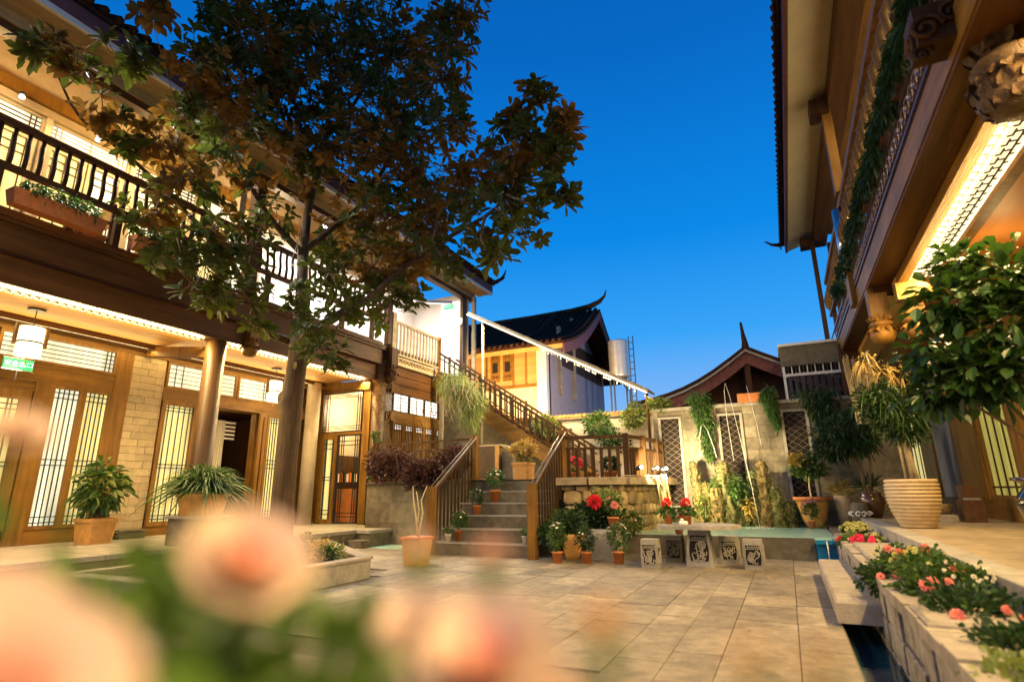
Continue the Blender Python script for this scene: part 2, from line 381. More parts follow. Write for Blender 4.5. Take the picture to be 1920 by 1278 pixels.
# ------------------------------------------------------------------ terrace with stairs
ZT = 1.435
tr = MB(); tr.prism([(-9.5, 11.45), (-6.6, 11.45), (-6.6, 11.62), (-4.35, 11.62), (-4.2, 11.4), (-3.5, 11.5), (-3.15, 11.85), (-2.95, 12.5), (-2.85, 14.5), (-2.85, 16.1), (-9.5, 16.1)], -.02, ZT-.04)
tr.prism([(-9.5, 11.3), (-6.6, 11.3), (-6.6, 11.6), (-4.35, 11.6), (-4.35, 11.2), (-3.55, 11.25), (-2.9, 11.7), (-2.72, 12.5), (-2.62, 14.5), (-2.7, 16.1), (-9.5, 16.1)], ZT-.04, ZT)
terr = struct('raised_terrace', tr, stone_g)
z = 0
for k, h in enumerate((.47, .47, .49)):
    x = -9.5
    while x < -6.62:
        w = rv(.7, 1.0); x1 = min(x+w, -6.6)
        if x1-x > .2: ubox('stone_panel', stone_g, terr, x+.003, x1-.003, 11.38, 11.46, z+.003, min(z+h, ZT-.045)-.003, bev=.004)
        x = x1
    z += h
st = MB()
stairs = thing('stone_stairs', 'dark stone steps climbing between wooden rails to the raised terrace', 'stairs', (-5.4, 9.85, 0))
for k in range(6):
    z1 = .239*(k+1); y0 = 9.85+.35*k
    ubox('step', stone_g, stairs, -6.5, -4.4, y0+.02, 11.6, z1-.239+.001, z1-.035)
    ubox('tread', stone_g, stairs, -6.5, -4.4, y0+.025, 11.6 if k < 5 else 11.62, z1-.035, z1-.002); ubox('nosing', stone_c, stairs, -6.5, -4.4, y0, y0+.024, z1-.03, z1)
# rubble wall: stones laid along a curve
path = [(-4.3, 11.2), (-3.9, 11.2), (-3.55, 11.27), (-3.2, 11.5), (-2.95, 11.85), (-2.8, 12.3), (-2.72, 12.9), (-2.66, 13.6), (-2.64, 14.4)]
def along(path, s):
    for a, b in zip(path, path[1:]):
        a = Vector(a); b = Vector(b); l = (b-a).length
        if s <= l: return a+(b-a)*s/l, (b-a).normalized()
        s -= l
    return b, (b-a).normalized()
plen = sum((Vector(b)-Vector(a)).length for a, b in zip(path, path[1:]))

rub = thing('rubble_wall', 'rounded rubble stone retaining wall below the raised terrace beside the pool', 'stone wall', (-3.2, 11.6, 0))
mb = MB()
pin = [(x-.14*(1 if i > 3 else .3), y+.16) for i, (x, y) in enumerate(path)]
for i in range(len(path)-1):
    (a, b), (c, d) = pin[i], pin[i+1]; mb.add([(a, b, 0), (c, d, 0), (c, d, ZT), (a, b, ZT)], [(0, 1, 2, 3)])
mb.build('mortar', ink, rub)
def stone_mesh(seed, m):
    b = MB(); R_ = random.Random(seed); n = 9
    prof = [(.0, -1), (.78, -.90), (.97, -.55), (1, 0), (.97, .55), (.78, .90), (0, 1)]
    vs = [(0, 0, -1)]; ph = [R_.uniform(.82, 1.12) for _ in range(n)]
    for r, zz in prof[1:-1]:
        for j in range(n): t = 2*PI*j/n; k = ph[j]*R_.uniform(.94, 1.05); vs.append((r*k*math.cos(t), r*.8*k*math.sin(t), zz))
    vs.append((0, 0, 1)); fs = [(0, 1+(j+1) % n, 1+j) for j in range(n)]
    for i in range(4):
        for j in range(n): fs.append((1+i*n+j, 1+i*n+(j+1) % n, 1+(i+1)*n+(j+1) % n, 1+(i+1)*n+j))
    fs += [(1+4*n+j, 1+4*n+(j+1) % n, len(vs)-1) for j in range(n)]
    b.add(vs, fs); return mesh_of(b, 'stone', m, True)
SM = [stone_mesh(i, rubble) for i in range(6)]
z = .04
while z < 1.2:
    s = rv(0, .15); h = rv(.17, .30)
    while s < plen:
        l = rv(.16, .42) if s < 1.6 else rv(.14, .24)
        p, d = along(path, min(s+l/2, plen)); n_ = Vector((d.y, -d.x))
        inst(rnd.choice(SM), 'stone', rub, (p.x-n_.x*.05, p.y-n_.y*.05, z+h/2+rv(-.02, .02)), (0, rv(-.25, .25), math.atan2(d.y, d.x)), (l*.52, .13, h*.56))
        s += l
    z += h
s = 0
while s < plen:
    l = rv(.5, .9); p, d = along(path, min(s+l/2, plen))
    o = ubox('cap_stone', mat('warm capstone', (.40, .31, .18), .8, .25, 6, .5, dirt=.3), rub, p.x-l/2-.02, p.x+l/2+.02, p.y-.17, p.y+.17, 1.29, 1.44+rv(-.01, .02), bev=.05); o.rotation_euler.z = math.atan2(d.y, d.x); s += l
# pool
pool = MB(); pool.box(-4.2, .30, 11.25, 11.40, -.02, .36); pool.box(.62, .78, 11.0, 14.4, -.1, .36); struct('pool_wall', pool, stone_g)
pw = MB(); pw.box(-3.9, .62, 11.262, 14.35, .30, .364); struct('pool_water', pw, water)
pf = MB(); pf.box(.31, .62, 11.20, 11.262, -.4, .28); pf.box(.30, .62, 11.05, 11.20, .28, .34); struct('pool_spillway', pf, blue_t)
pe = MB(); pe.box(-2.7, .95, 14.30, 14.45, .30, .40); struct('pool_back_kerb', pe, stone_c)
jm = MB(); jm.tube([(.47, 11.05, .33), (.47, 10.98, .2), (.47, 10.96, -.14)], [.012, .009, .012], 5); tag(jm.build('water_trickle', jetw), 'thin trickle of water falling over blue tiles into the channel', 'water jet')

# ================================================================== helpers for facades
def ab(ax, c, s, u0, u1, z0, z1, d0, d1):
    return (c+s*d0, c+s*d1, u0, u1, z0, z1) if ax == 'x' else (u0, u1, c+s*d0, c+s*d1, z0, z1)
def win(P, ax, c, s, u0, u1, z0, z1, fr=.06, fm=None, pane=None, vb=(), hb=(), bm=None, bw=.02, name='window', dp=.07):
    fm = fm or wood; bm = bm or dmetal
    w = MB()
    w.box(*ab(ax, c, s, u0, u0+fr, z0, z1, 0, dp)); w.box(*ab(ax, c, s, u1-fr, u1, z0, z1, 0, dp))
    w.box(*ab(ax, c, s, u0+fr, u1-fr, z0, z0+fr, 0, dp-.003)); w.box(*ab(ax, c, s, u0+fr, u1-fr, z1-fr, z1, 0, dp-.003))
    o = w.build(name, fm, P)
    if pane: ubox('pane', pane, o, *ab(ax, c, s, u0+fr, u1-fr, z0+fr, z1-fr, -.012, .004))
    a0, a1, b0, b1 = u0+fr, u1-fr, z0+fr, z1-fr
    for v in vb:
        u = a0+(a1-a0)*v; ubox('bar', bm, o, *ab(ax, c, s, u-bw/2, u+bw/2, b0, b1, .016, .036))
    for h in hb:
        zz = b0+(b1-b0)*h; ubox('bar', bm, o, *ab(ax, c, s, a0, a1, zz-bw/2, zz+bw/2, .018, .040))
    return o
def rail(P, pts, z0, z1, m, step=.16, bal=.035, low=.12, curved=False):
    """post and baluster railing through pts (x,y,dz)"""
    for a, b in zip(pts, pts[1:]):
        A = Vector(a); B = Vector(b)
        t = MB(); t.beam(A+Vector((0, 0, z1)), B+Vector((0, 0, z1)), .08, .06); t.build('handrail', m, P)
        t = MB(); t.beam(A+Vector((0, 0, z0+low)), B+Vector((0, 0, z0+low)), .06, .05); t.build('bottom_rail', m, P)
        n = max(1, int((B-A).length/step))
        for i in range(1, n):
            q = A+(B-A)*i/n
            if curved:
                bb = MB(); bb.tube([q+Vector((0.0, 0, z0+low)), q+Vector((.05, 0, z0+low+(z1-z0-low)*.28)), q+Vector((.02, 0, z0+low+(z1-z0-low)*.55)), q+Vector((-.05, 0, z0+low+(z1-z0-low)*.8)), q+Vector((0, 0, z1))], bal/1.5, 5)
                bb.build('baluster', m, P)
            else: ubox('baluster', m, P, q.x-bal/2, q.x+bal/2, q.y-bal/2, q.y+bal/2, q.z+z0+low, q.z+z1-.03)
def scroll(P, name, m, c, s=1., ax='y'):
    """carved hanging post: square neck, petals, bulb"""
    x, y, z = c
    b = MB(); b.box(x-.16*s, x+.16*s, y-.16*s, y+.16*s, z+.34*s, z+1.0*s); o = b.build(name, m, P)
    l = MB(); l.lathe([(.02*s, z-.12*s), (.14*s, z-.10*s), (.21*s, z-.02*s), (.23*s, z+.08*s), (.20*s, z+.16*s), (.14*s, z+.19*s), (.15*s, z+.21*s), (.22*s, z+.26*s), (.20*s, z+.30*s), (.16*s, z+.34*s)], x, y, 16)
    l.build('bulb', m, o, smooth=True)
    for k in range(10):
        t = 2*PI*k/10
        pm = MB(); pm.leaf((x+math.cos(t)*.16*s, y+math.sin(t)*.16*s, z+.21*s), (math.cos(t)*.5, math.sin(t)*.5, -.6), (math.cos(t), math.sin(t), 0), .16*s, .12*s, 0, .3); pm.build('carved_petal', m, o)
        pm = MB(); pm.leaf((x+math.cos(t)*.15*s, y+math.sin(t)*.15*s, z+.30*s), (math.cos(t)*.35, math.sin(t)*.35, .8), (math.cos(t), math.sin(t), 0), .16*s, .11*s, 0, .3); pm.build('carved_petal', m, o)
    return o
def lotus(P, m, c, s):
    x, y, z = c
    for ring, (rz, rr, n, ln) in enumerate(((.10, .235, 12, .13), (.0, .20, 12, .12), (.17, .215, 14, .07))):
        for k in range(n):
            t = 2*PI*(k+.5*ring)/n; pm = MB(); pm.leaf((x+math.cos(t)*rr*s, y+math.sin(t)*rr*s, z+(rz+.03)*s), (-math.cos(t)*.35, -math.sin(t)*.35, -1), (math.cos(t), math.sin(t), 0), ln*s, .10*s, 0, .35); pm.build('carved_petal', m, P)
def spiral(mb, c, r, ax, turns=1.4, sgn=1, rad=.012):
    pts = []
    for i in range(14):
        t = i/13*turns*2*PI; k = r*(1-i/16)
        u, v = math.cos(t*sgn)*k, math.sin(t)*k
        pts.append((c[0]+(u if ax == 'y' else 0), c[1]+(u if ax == 'x' else 0), c[2]+v))
    mb.tube(pts, rad, 4)
def fret_band(P, x0, x1, y0, y1, z, m=None, step=.14, w=.012):
    """key-pattern fretwork under a light strip"""
    f = MB(); yv = y0; k = 0; xm = (x0+x1)/2; q = (x1-x0)
    while yv < y1:
        a = x0+q*.30; b = x0+q*.62; c = x0+q*.85
        f.box(x0, a, yv-w/2, yv+w/2, z-.01, z); f.box(a-w/2, a+w/2, yv, yv+step*.7, z-.01, z-.001)
        f.box(a, b, yv+step*.35-w/2, yv+step*.35+w/2, z-.011, z-.001); f.box(b-w/2, b+w/2, yv-step*.3, yv+step*.35, z-.012, z-.002)
        f.box(b, c, yv-w/2, yv+w/2, z-.01, z-.001); f.box(c-w/2, c+w/2, yv-step*.5, yv+step*.5, z-.012, z-.002); f.box(c, x1, yv+step*.5-w/2, yv+step*.5+w/2, z-.01, z-.001)
        yv += step; k += 1
    return f.build('fretwork', m or dwood, P, stuff=True)

# ================================================================== LEFT BUILDING
LB = thing('guesthouse_building', 'two storey timber guesthouse with lit porch and balcony behind the big tree', 'building', (-12.3, 8, .36))
XW = -12.3
# wall behind everything with openings (kept as piers and plates)
b = MB(); b.box(XW-.25, XW-.02, -1, 12.5, 4.13, 4.3); b.box(XW-.25, XW-.02, -1, 12.5, 3.25, 3.55); b.box(XW-.25, XW-.02, -1, 12.5, .30, .60); b.build('wall_plate', woody, LB)
b = MB(); b.box(XW-.02, XW+.06, 1.2, 6.92, 3.22, 3.58); b.box(XW-.02, XW+.06, 7.66, 11.95, 3.22, 3.50); b.box(XW-.02, XW+.05, 1.2, 6.92, .36, .62); b.box(XW-.02, XW+.05, 7.66, 11.95, .36, .55); b.box(XW-.02, XW+.08, -1, 11.95, 4.10, 4.22); b.build('header_beam', woody, LB)
b = MB(); b.box(XW-.30, XW-.12, -1, 8.94, .3, 4.3); b.box(XW-.30, XW-.12, 10.31, 12.3, .3, 4.3); b.box(XW-.30, XW-.12, 8.94, 10.31, 3.22, 4.3); b.build('wall_core', wood, LB)
# door bay (left): frosted strips with dark bars
V4 = (.2, .4, .6, .8); HS = (.025, .075, .38, .415, .93, .965)
win(LB, 'x', XW, 1, 5.56, 6.10, .62, 3.22, pane=win_w, vb=V4, hb=(.02, .06, .43, .47, .93, .97), bw=.016)
win(LB, 'x', XW, 1, 6.10, 6.62, .62, 3.22, pane=win_y, vb=V4, hb=(.02, .06, .43, .47, .93, .97), bw=.016)
b = MB(); b.box(XW-.02, XW+.07, 6.62, 6.93, .36, 4.1); b.box(XW-.02, XW+.07, 5.30, 5.56, .36, 3.22); b.build('door_post', wood, LB)
win(LB, 'x', XW, 1, 3.95, 5.28, .36, 3.05, fr=.17, pane=win_y, vb=(.1, .16, .84, .9), hb=(.04, .09, .5, .53, .92, .96), bw=.018, name='door', dp=.05)
win(LB, 'x', XW, 1, 2.6, 3.93, .36, 3.05, fr=.17, pane=win_y, vb=(.1, .16, .84, .9), hb=(.04, .09, .5, .53, .92, .96), bw=.018, name='door', dp=.05)
b = MB(); b.box(XW-.02, XW+.04, 2.6, 5.3, 3.05, 3.22); b.build('door_header', woody, LB)
win(LB, 'x', XW, 1, 4.62, 6.62, 3.58, 4.10, fr=.05, pane=win_w, vb=(.18, .22, .92, .96), hb=(.2, .4, .6, .8), bw=.014)
win(LB, 'x', XW, 1, 2.6, 4.58, 3.58, 4.10, fr=.05, pane=win_c, vb=(.05, .09, .8, .84), hb=(.2, .4, .6, .8), bw=.014)
# brick pier
pr = MB(); pr.box(XW-.3, XW-.02, 6.93, 7.66, .30, 4.12); pier = pr.build('pier', mat('pale joint', (.30, .24, .15), .9, .15, 9, .2), LB)
z = .38; k = 0
while z < 4.1:
    y = 6.94+(-.16 if k % 2 else 0)
    while y < 7.64:
        y0, y1 = max(y, 6.94), min(y+.34, 7.65)
        if y1-y0 > .02: ubox('brick', brick_m, pier, XW-.02, XW+.05+rv(-.006, .006), y0+.003, y1-.003, z+.003, z+.147)
        y += .34
    z += .15; k += 1
# window bay 2 (mid) with open dark doorway
win(LB, 'x', XW, 1, 7.68, 8.52, .55, 3.22, fr=.09, pane=win_y, vb=(.12, .3, .5, .7, .88), hb=(.02, .05, .45, .48, .95, .98), bw=.016)
win(LB, 'x', XW, 1, 8.52, 8.95, .55, 3.22, fr=.05, pane=win_w, vb=(.3, .7), hb=(.05, .45, .48, .95), bw=.016)
win(LB, 'x', XW, 1, 10.30, 10.52, .36, 3.22, fr=.09, pane=None)
win(LB, 'x', XW, 1, 10.54, 11.18, .55, 3.22, fr=.07, pane=win_y, vb=(.17, .33, .5, .67, .83), hb=(.02, .05, .48, .52, .56, .95, .98), bw=.016)
win(LB, 'x', XW, 1, 7.68, 9.5, 3.50, 4.10, fr=.05, pane=win_w, vb=(.1, .2), hb=(.2, .4, .6, .8), bw=.012)
win(LB, 'x', XW, 1, 9.52, 11.18, 3.50, 4.10, fr=.05, pane=win_w, vb=(.5, .54), hb=(.2, .4, .6, .8), bw=.012)
b = MB(); b.box(XW-.02, XW+.07, 11.18, 11.6, .36, 4.1); b.build('door_post', wood, LB)
b = MB(); b.lathe([(.20, .36), (.20, 4.28)], XW+.20, 11.95, 16); b.build('column', plaster, LB, smooth=True)
# the room seen through the open doorway
b = MB(); b.box(XW-4, XW-3.9, 8.4, 12, .3, 3.4); b.box(XW-4, XW-.3, 8.3, 8.4, .3, 3.4); b.box(XW-4, XW-.3, 12.0, 12.1, .3, 3.4); b.box(XW-4, XW-.3, 8.3, 12.1, .25, .36); b.box(XW-4, XW-.3, 8.3, 12.1, 3.4, 3.45); b.build('inner_room_wall', dwood, LB)
cm = MB(); pts = []
for i in range(61): pts.append((XW-.5+math.sin(i*1.3)*.05, 8.98+i*.012))
for i in range(60):
    (x0, y0), (x1, y1) = pts[i], pts[i+1]; cm.add([(x0, y0, .45), (x1, y1, .45), (x1, y1, 3.0), (x0, y0, 3.0)], [(0, 1, 2, 3)])
cm.build('curtain', white_cur, LB, smooth=True)
point('doorway_room_lamp', (XW-1.2, 9.6, 3.0), 30, WARM, .15)
b = MB(); b.box(XW-1.4, XW-.7, 9.5, 10.2, 1.05, 1.1); b.box(XW-1.3, XW-1.25, 9.55, 9.6, .36, 1.05); b.box(XW-.85, XW-.8, 10.1, 10.15, .36, 1.05); b.build('inner_table', dmetal, LB)
for q in range(5): ubox('blind_slat', white_p, LB, XW-.62, XW-.6, 9.72, 10.1, 2.55+q*.1, 2.6+q*.1)
# end wall facing the court (Y=12.3) with glazed door
YE = 12.3
b = MB(); b.box(-12.3, -10.42, YE, YE+.2, 4.0, 4.3); b.box(-10.55, -10.3, YE, YE+.2, .36, 4.0); b.box(-12.35, -12.05, YE, YE+.2, .36, 4.0); b.box(-12.05, -10.55, YE, YE+.1, 2.78, 2.86); b.build('end_wall_frame', wood, LB)
win(LB, 'y', YE+.06, -1, -12.02, -11.42, .38, 2.78, fr=.11, pane=win_y, vb=(.12, .22, .78, .88), hb=(.06, .11, .48, .52, .88, .94), bw=.018, name='door')
win(LB, 'y', YE+.06, -1, -11.40, -10.58, .38, 2.78, fr=.04, fm=dmetal, vb=(.12, .22, .78, .88), hb=(.06, .1, .45, .89, .94), bw=.022, name='door')
win(LB, 'y', YE+.06, -1, -12.02, -10.58, 2.86, 4.0, fr=.03, fm=dmetal, vb=(.06, .12, .88, .94), hb=(.06, .12, .9, .95), bw=.018)
b = MB(); b.box(-13.5, -9.9, 15.4, 15.5, .3, 4.2); b.box(-12.6, -12.5, 12.52, 15.4, .3, 4.2); b.box(-10.4, -10.28, 12.52, 15.4, .3, 4.2); b.box(-12.6, -10.3, 12.52, 15.4, 4.2, 4.28); b.box(-12.6, -10.3, 12.52, 15.4, .28, .36); b.build('bar_room_wall', plaster, LB)
point('bar_room_lamp', (-11.4, 13.4, 3.7), 120, WARM2, .2)
b = MB(); b.box(-12.1, -11.5, 13.0, 14.2, .36, 1.30); b.build('bar_counter', mat('orange counter', (.55, .20, .06), .4, .2, 4, .1), LB)
b = MB(); b.box(-12.5, -12.3, 13.2, 15.2, .36, 2.3); b.build('bar_shelf', dwood, LB)
for q in range(14): ubox('bottle', (white_pot, terra, g_dark)[q % 3], LB, -12.29, -12.22, 13.3+q*.13, 13.37+q*.13, 1.5, 1.75+.04*(q % 3))
# soffit, LED bands
b = MB(); b.box(-12.6, -10.72, -1, 12.3, 4.32, 4.40); b.build('porch_ceiling', ceil_m, LB)
b = MB(); b.box(-12.18, -12.02, -1, 12.28, 4.255, 4.30); b.build('light_strip', led, LB)
b = MB(); b.box(-12.02, -11.97, -1, 12.28, 4.22, 4.32); b.box(-12.22, -12.18, -1, 12.28, 4.2, 4.32); b.build('strip_rail', dwoody, LB)
for y0, y1 in ((-1, 7.28), (7.75, 12.28)):
    b = MB(); b.box(-10.72, -10.46, y0, y1, 4.30, 4.34); b.build('light_strip', led, LB)
    fret_band(LB, -10.72, -10.46, max(y0, 2), y1, 4.30, woody, .13, .014)
# fascia beams and floor
b = MB(); b.box(-10.46, -10.22, -1, 12.4, 4.28, 4.72); b.build('fascia_beam', dwoody, LB)
b = MB(); b.box(-10.44, -10.06, -1, 12.4, 4.74, 5.22); b.build('fascia_beam', dwoody, LB)
b = MB(); b.box(-12.4, -10.0, -1, 15.2, 5.16, 5.30); b.build('balcony_floor', dwoody, LB)
b = MB(); b.box(-10.05, -9.96, -1, 12.3, 5.22, 5.34); b.build('floor_edge', dwoody, LB)
for x, y, rz, lb in ((-10.9, 5.0, .3, 'dark wooden armchair behind the balcony railing, the one nearer the left edge'), (-10.9, 6.1, 2.6, 'dark wooden armchair behind the balcony railing, next to the first tree leaves')):
    t = thing('balcony_armchair', lb, 'chair', (x, y, 5.3), 'armchairs on the guesthouse balcony')
    b = MB(); b.bbox(x-.26, x+.26, y-.26, y+.26, 5.70, 5.76, .01); b.build('seat', woodx, t)
    for sx in (-1, 1):
        for sy in (-1, 1): ubox('leg', dwood, t, x+sx*.24-.025, x+sx*.24+.025, y+sy*.24-.025, y+sy*.24+.025, 5.3, 6.0 if sy < 0 else 6.42)
        b = MB(); b.box(x+sx*.24-.03, x+sx*.24+.03, y-.27, y+.22, 6.0, 6.04); b.build('armrest', dwood, t)
    b = MB(); b.box(x-.22, x+.22, y+.225, y+.255, 5.95, 6.40); b.build('backrest', woodx, t)
    t.location = (x, y, 5.3)
# columns
def column(P, x, y, z0, z1, r, m, name='column'):
    b = MB(); b.lathe([(r*1.02, z0), (r, z0+.5), (r*.97, z1)], x, y, 18); return b.build(name, m, P, smooth=True)
colw = mat('column wood', (.075, .036, .009), .45, .35, 9, .2, grain='z')
column(LB, -10.46, 7.5, .36, 5.2, .20, colw)
column(LB, -10.46, 2.2, .36, 5.2, .22, wood)
column(LB, -10.25, 12.55, .0, 4.9, .22, colw)
scroll(LB, 'hanging_post', wood, (-10.2, 8.12, 4.15), .75)
scroll(LB, 'hanging_post', dwood, (-9.98, 12.72, 4.35), .9)
b = MB(); b.beam((-10.46, 7.5, 4.05), (-12.2, 7.2, 4.2), .14, .22); b.build('tie_beam', wood, LB)
b = MB(); b.beam((-10.3, 12.3, 4.1), (-12.2, 12.3, 4.25), .16, .22); b.build('tie_beam', wood, LB)
# lower rear room under the side balcony, standing on the terrace
XR = -10.05
b = MB(); b.box(XR-.3, XR-.04, 12.9, 16.3, 4.0, 5.1); b.box(XR-.3, XR-.04, 12.9, 16.3, 3.2, 3.45); b.box(XR-.3, XR-.04, 12.9, 16.3, ZT, 1.75); b.build('side_wall', dwoody, LB)
for k in range(4):
    b = MB(); b.box(XR-.05, XR+.0, 12.9, 16.3, 4.02+k*.26, 4.26+k*.26); b.build('cladding_board', dwoody, LB)
b = MB(); b.box(XR-.06, XR+.03, 12.9, 16.3, 3.17, 3.46); b.build('header_beam', woody, LB)
for k in range(4):
    y0 = 12.95+k*.80; win(LB, 'x', XR-.02, 1, y0, y0+.80, 3.46, 4.0, fr=.022, pane=win_b, vb=(.5,), hb=(.2, .4, .6, .8), bw=.014, fm=dwood)
for k in range(6):
    y0 = 12.98+k*.53; win(LB, 'x', XR-.02, 1, y0, y0+.50, 1.75, 3.17, fr=.05, pane=mat('amber pane', (.25, .13, .04), .3, .3, 5, 0, emit=(1, .55, .15), estr=.18), vb=(.2, .4, .6, .8), hb=(.84, .93), bw=.02, bm=dwood); ubox('small_pane', win_b, LB, XR-.018, XR-.006, y0+.07, y0+.43, 2.96, 3.08)
b = MB(); b.box(XR-.12, XR+.10, 16.25, 16.5, ZT, 4.2); b.build('corner_post', wood, LB)
# carved frieze + balcony of the side room
b = MB(); b.box(-10.05, -9.97, 12.75, 15.25, 4.82, 5.08); fz = b.build('carved_frieze', pale_w, LB)
fm_ = MB()
for k in range(14): spiral(fm_, (-9.96, 12.9+k*.17, 4.95), .09, 'x', 1.2, 1 if k % 2 else -1, .012)
fm_.build('carving', woody, fz, stuff=True)
SR = thing('side_balcony_rail', 'pale wooden balcony railing with straight balusters above the carved frieze', 'railing', (-9.98, 14, 5.1))
rail(SR, [(-9.98, 12.78, 0), (-9.98, 15.2, 0)], 5.08, 6.12, pale_w, .165, .05, .06)
b = MB(); b.box(-10.06, -9.88, 12.62, 12.80, 4.98, 6.35); b.build('post', pale_w, SR)
b = MB(); b.box(-10.03, -9.93, 15.2, 15.3, 4.3, 6.2); b.build('post', wood, SR)
# main balcony rail
MR = thing('balcony_railing', 'long dark balcony railing with S-curved balusters on the guesthouse upper floor', 'railing', (-9.98, 6, 5.3))
for (a, bz) in ((5.98, .09), (6.68, .10)):
    b = MB(); b.box(-10.03, -9.93, -1, 12.6, a-bz/2, a+bz/2); b.build('rail', dwoody, MR)
yv = 2.3
while yv < 12.5:
    bb = MB(); x = -9.98
    bb.tube([(x, yv, 6.02), (x+.02, yv, 6.14), (x+.02, yv, 6.26), (x, yv, 6.38), (x-.015, yv, 6.50), (x-.005, yv, 6.64)], [.032, .034, .034, .034, .034, .03], 6)
    bb.build('baluster', dwood, MR, smooth=True); yv += .182
for yv in (2.4, 3.3, 4.3, 5.0, 6.0, 7.0, 8.2, 9.4, 10.6, 11.8): ubox('post', dwood, MR, -10.03, -9.93, yv-.05, yv+.05, 5.32, 5.94)
ubox('post', dwood, MR, -10.10, -9.86, 7.60, 7.82, 5.32, 8.05)
ubox('post', pale_w, MR, -10.06, -9.90, 7.22, 7.36, 6.73, 8.05)
ubox('post', dwood, MR, -10.06, -9.90, 12.45, 12.6, 5.32, 6.75)
# upper wall, windows, roof
XU = -12.2
b = MB(); b.box(XU-.25, XU-.06, -1, 9.4, 5.3, 8.28); b.build('upper_wall', plaster, LB)
b = MB(); b.box(XU-.3, XU-.03, -1, 17, 8.28, 9.9); b.build('upper_wall', plaster, LB)
b = MB(); b.box(XU-.05, XU+.16, -1, 17, 8.50, 8.72); b.build('ceiling_beam', wood, LB)
b = MB(); b.box(XU-.03, XU+.12, -1, 12.6, 8.30, 8.46); b.build('header_beam', pale_w, LB)
k = 0
for y0 in (1.4, 3.0, 4.6, 6.2, 7.8):
    win(LB, 'x', XU, 1, y0, y0+1.5, 7.86, 8.28, fr=.04, fm=pale_w, pane=(win_c if k % 2 == 0 else win_w), vb=(.06, .12, .5, .88, .94), hb=(.25, .5, .75), bm=pale_w if k % 2 == 0 else dwood, bw=.018)
    for j in range(2):
        win(LB, 'x', XU, 1, y0+j*.72+.03, y0+.72*(j+1), 5.3, 7.78, fr=.07, fm=pale_w, pane=(win_y, win_w)[(k+j) % 2], vb=(.12, .5, .88), hb=(.05, .1, .86, .93), bm=dwood, bw=.018)
    ubox('mullion_post', pale_w, LB, XU-.02, XU+.14, y0+1.50, y0+1.6, 5.3, 8.3)
    k += 1
b = MB(); b.box(XU-.3, XU-.02, 9.4, 16.9, 5.3, 8.3); b.build('upper_wall', white_p, LB)
for k in range(4):
    y0 = 9.7+k*1.7; win(LB, 'x', XU, 1, y0, y0+1.1, 5.5, 7.9, fr=.08, fm=white_p, pane=win_b, vb=(.5,), hb=(.7,), bm=pale_w)
b = MB(); b.box(-12.5, -9.9, 16.9, 17.05, 5.2, 8.3); b.build('end_wall', white_p, LB)
b = MB(); b.box(-10.9, -10.15, 16.75, 16.9, 5.3, 8.0); b.build('glowing_service_door', win_b, LB)  # door face glows in place of the fluorescent light falling on it
b = MB(); b.lathe([(.13, 5.1), (.13, 8.2)], -10.0, 16.85, 14); b.build('column', wood, LB, smooth=True)
b = MB(); b.lathe([(.09, 1.45), (.09, 8.1)], -9.62, 16.95, 12); b.build('pipe', pale_w, LB, smooth=True)
b = MB(); b.lathe([(.05, 1.45), (.05, 8.1)], -9.85, 16.6, 8); b.build('pipe', dmetal, LB, smooth=True)
# ceiling of the balcony and roof
cl = MB(); cl.add([(-9.9, -1, 8.42), (-9.9, 17.6, 8.42), (-12.3, 17.6, 9.55), (-12.3, -1, 9.55)], [(0, 1, 2, 3)]); cl.add([(-9.9, -1, 8.46), (-9.9, 17.6, 8.46), (-12.3, 17.6, 9.6), (-12.3, -1, 9.6)], [(3, 2, 1, 0)]); cl.build('balcony_ceiling', ceil_m, LB)
yv = 1.0
while yv < 17:
    b = MB(); b.beam((-9.95, yv, 8.38), (-12.2, yv, 9.45), .09, .12); b.build('rafter', wood, LB); yv += 2.2
b = MB(); b.box(-10.10, -9.88, -1, 17.3, 8.06, 8.36); b.build('eave_beam', dwoody, LB)
b = MB(); b.box(-9.88, -9.84, -1, 17.4, 8.2, 8.40); b.build('eave_trim', pale_w, LB)
sf = MB(); sf.add([(-9.35, -1, 8.42), (-9.35, 17.7, 8.42), (-9.86, 17.7, 8.40), (-9.86, -1, 8.40)], [(0, 1, 2, 3)]); sf.build('eave_soffit', pale_w, LB)
b = MB(); b.box(-9.36, -9.28, -1, 17.75, 8.40, 8.50); b.build('eave_edge', white_p, LB)
b = MB(); b.box(-9.35, -9.26, -1, 17.75, 8.50, 8.76); b.build('fascia_board', purple, LB)
b = MB(); b.add([(-9.2, -1, 8.76), (-9.2, 17.8, 8.76), (-14.5, 17.8, 11.9), (-14.5, -1, 11.9), (-9.2, -1, 8.84), (-9.2, 17.8, 8.84), (-14.5, 17.8, 12), (-14.5, -1, 12)], [(0, 3, 2, 1), (4, 5, 6, 7), (0, 1, 5, 4), (1, 2, 6, 5), (2, 3, 7, 6), (3, 0, 4, 7)]); roofL = b.build('roof', tile_r, LB)
tr_ = MB(); tr_.tube([(0, 0, 0), (-5.3, 0, 3.15)], .075, 6); TRm = mesh_of(tr_, 'tile_row', tile_r, True)
yv = 1.5
while yv < 17.8: inst(TRm, 'tile_row', roofL, (-9.12, yv, 8.86)); yv += .23
b = MB(); b.add([(-9.3, 17.72, 8.42), (-12.4, 17.72, 9.6), (-12.4, 17.72, 10.7), (-9.3, 17.72, 8.8), (-9.3, 17.8, 8.42), (-12.4, 17.8, 9.6), (-12.4, 17.8, 10.7), (-9.3, 17.8, 8.8)], [(0, 1, 2, 3), (7, 6, 5, 4), (0, 4, 5, 1), (3, 2, 6, 7), (0, 3, 7, 4)]); b.build('gable_board', purple, LB)
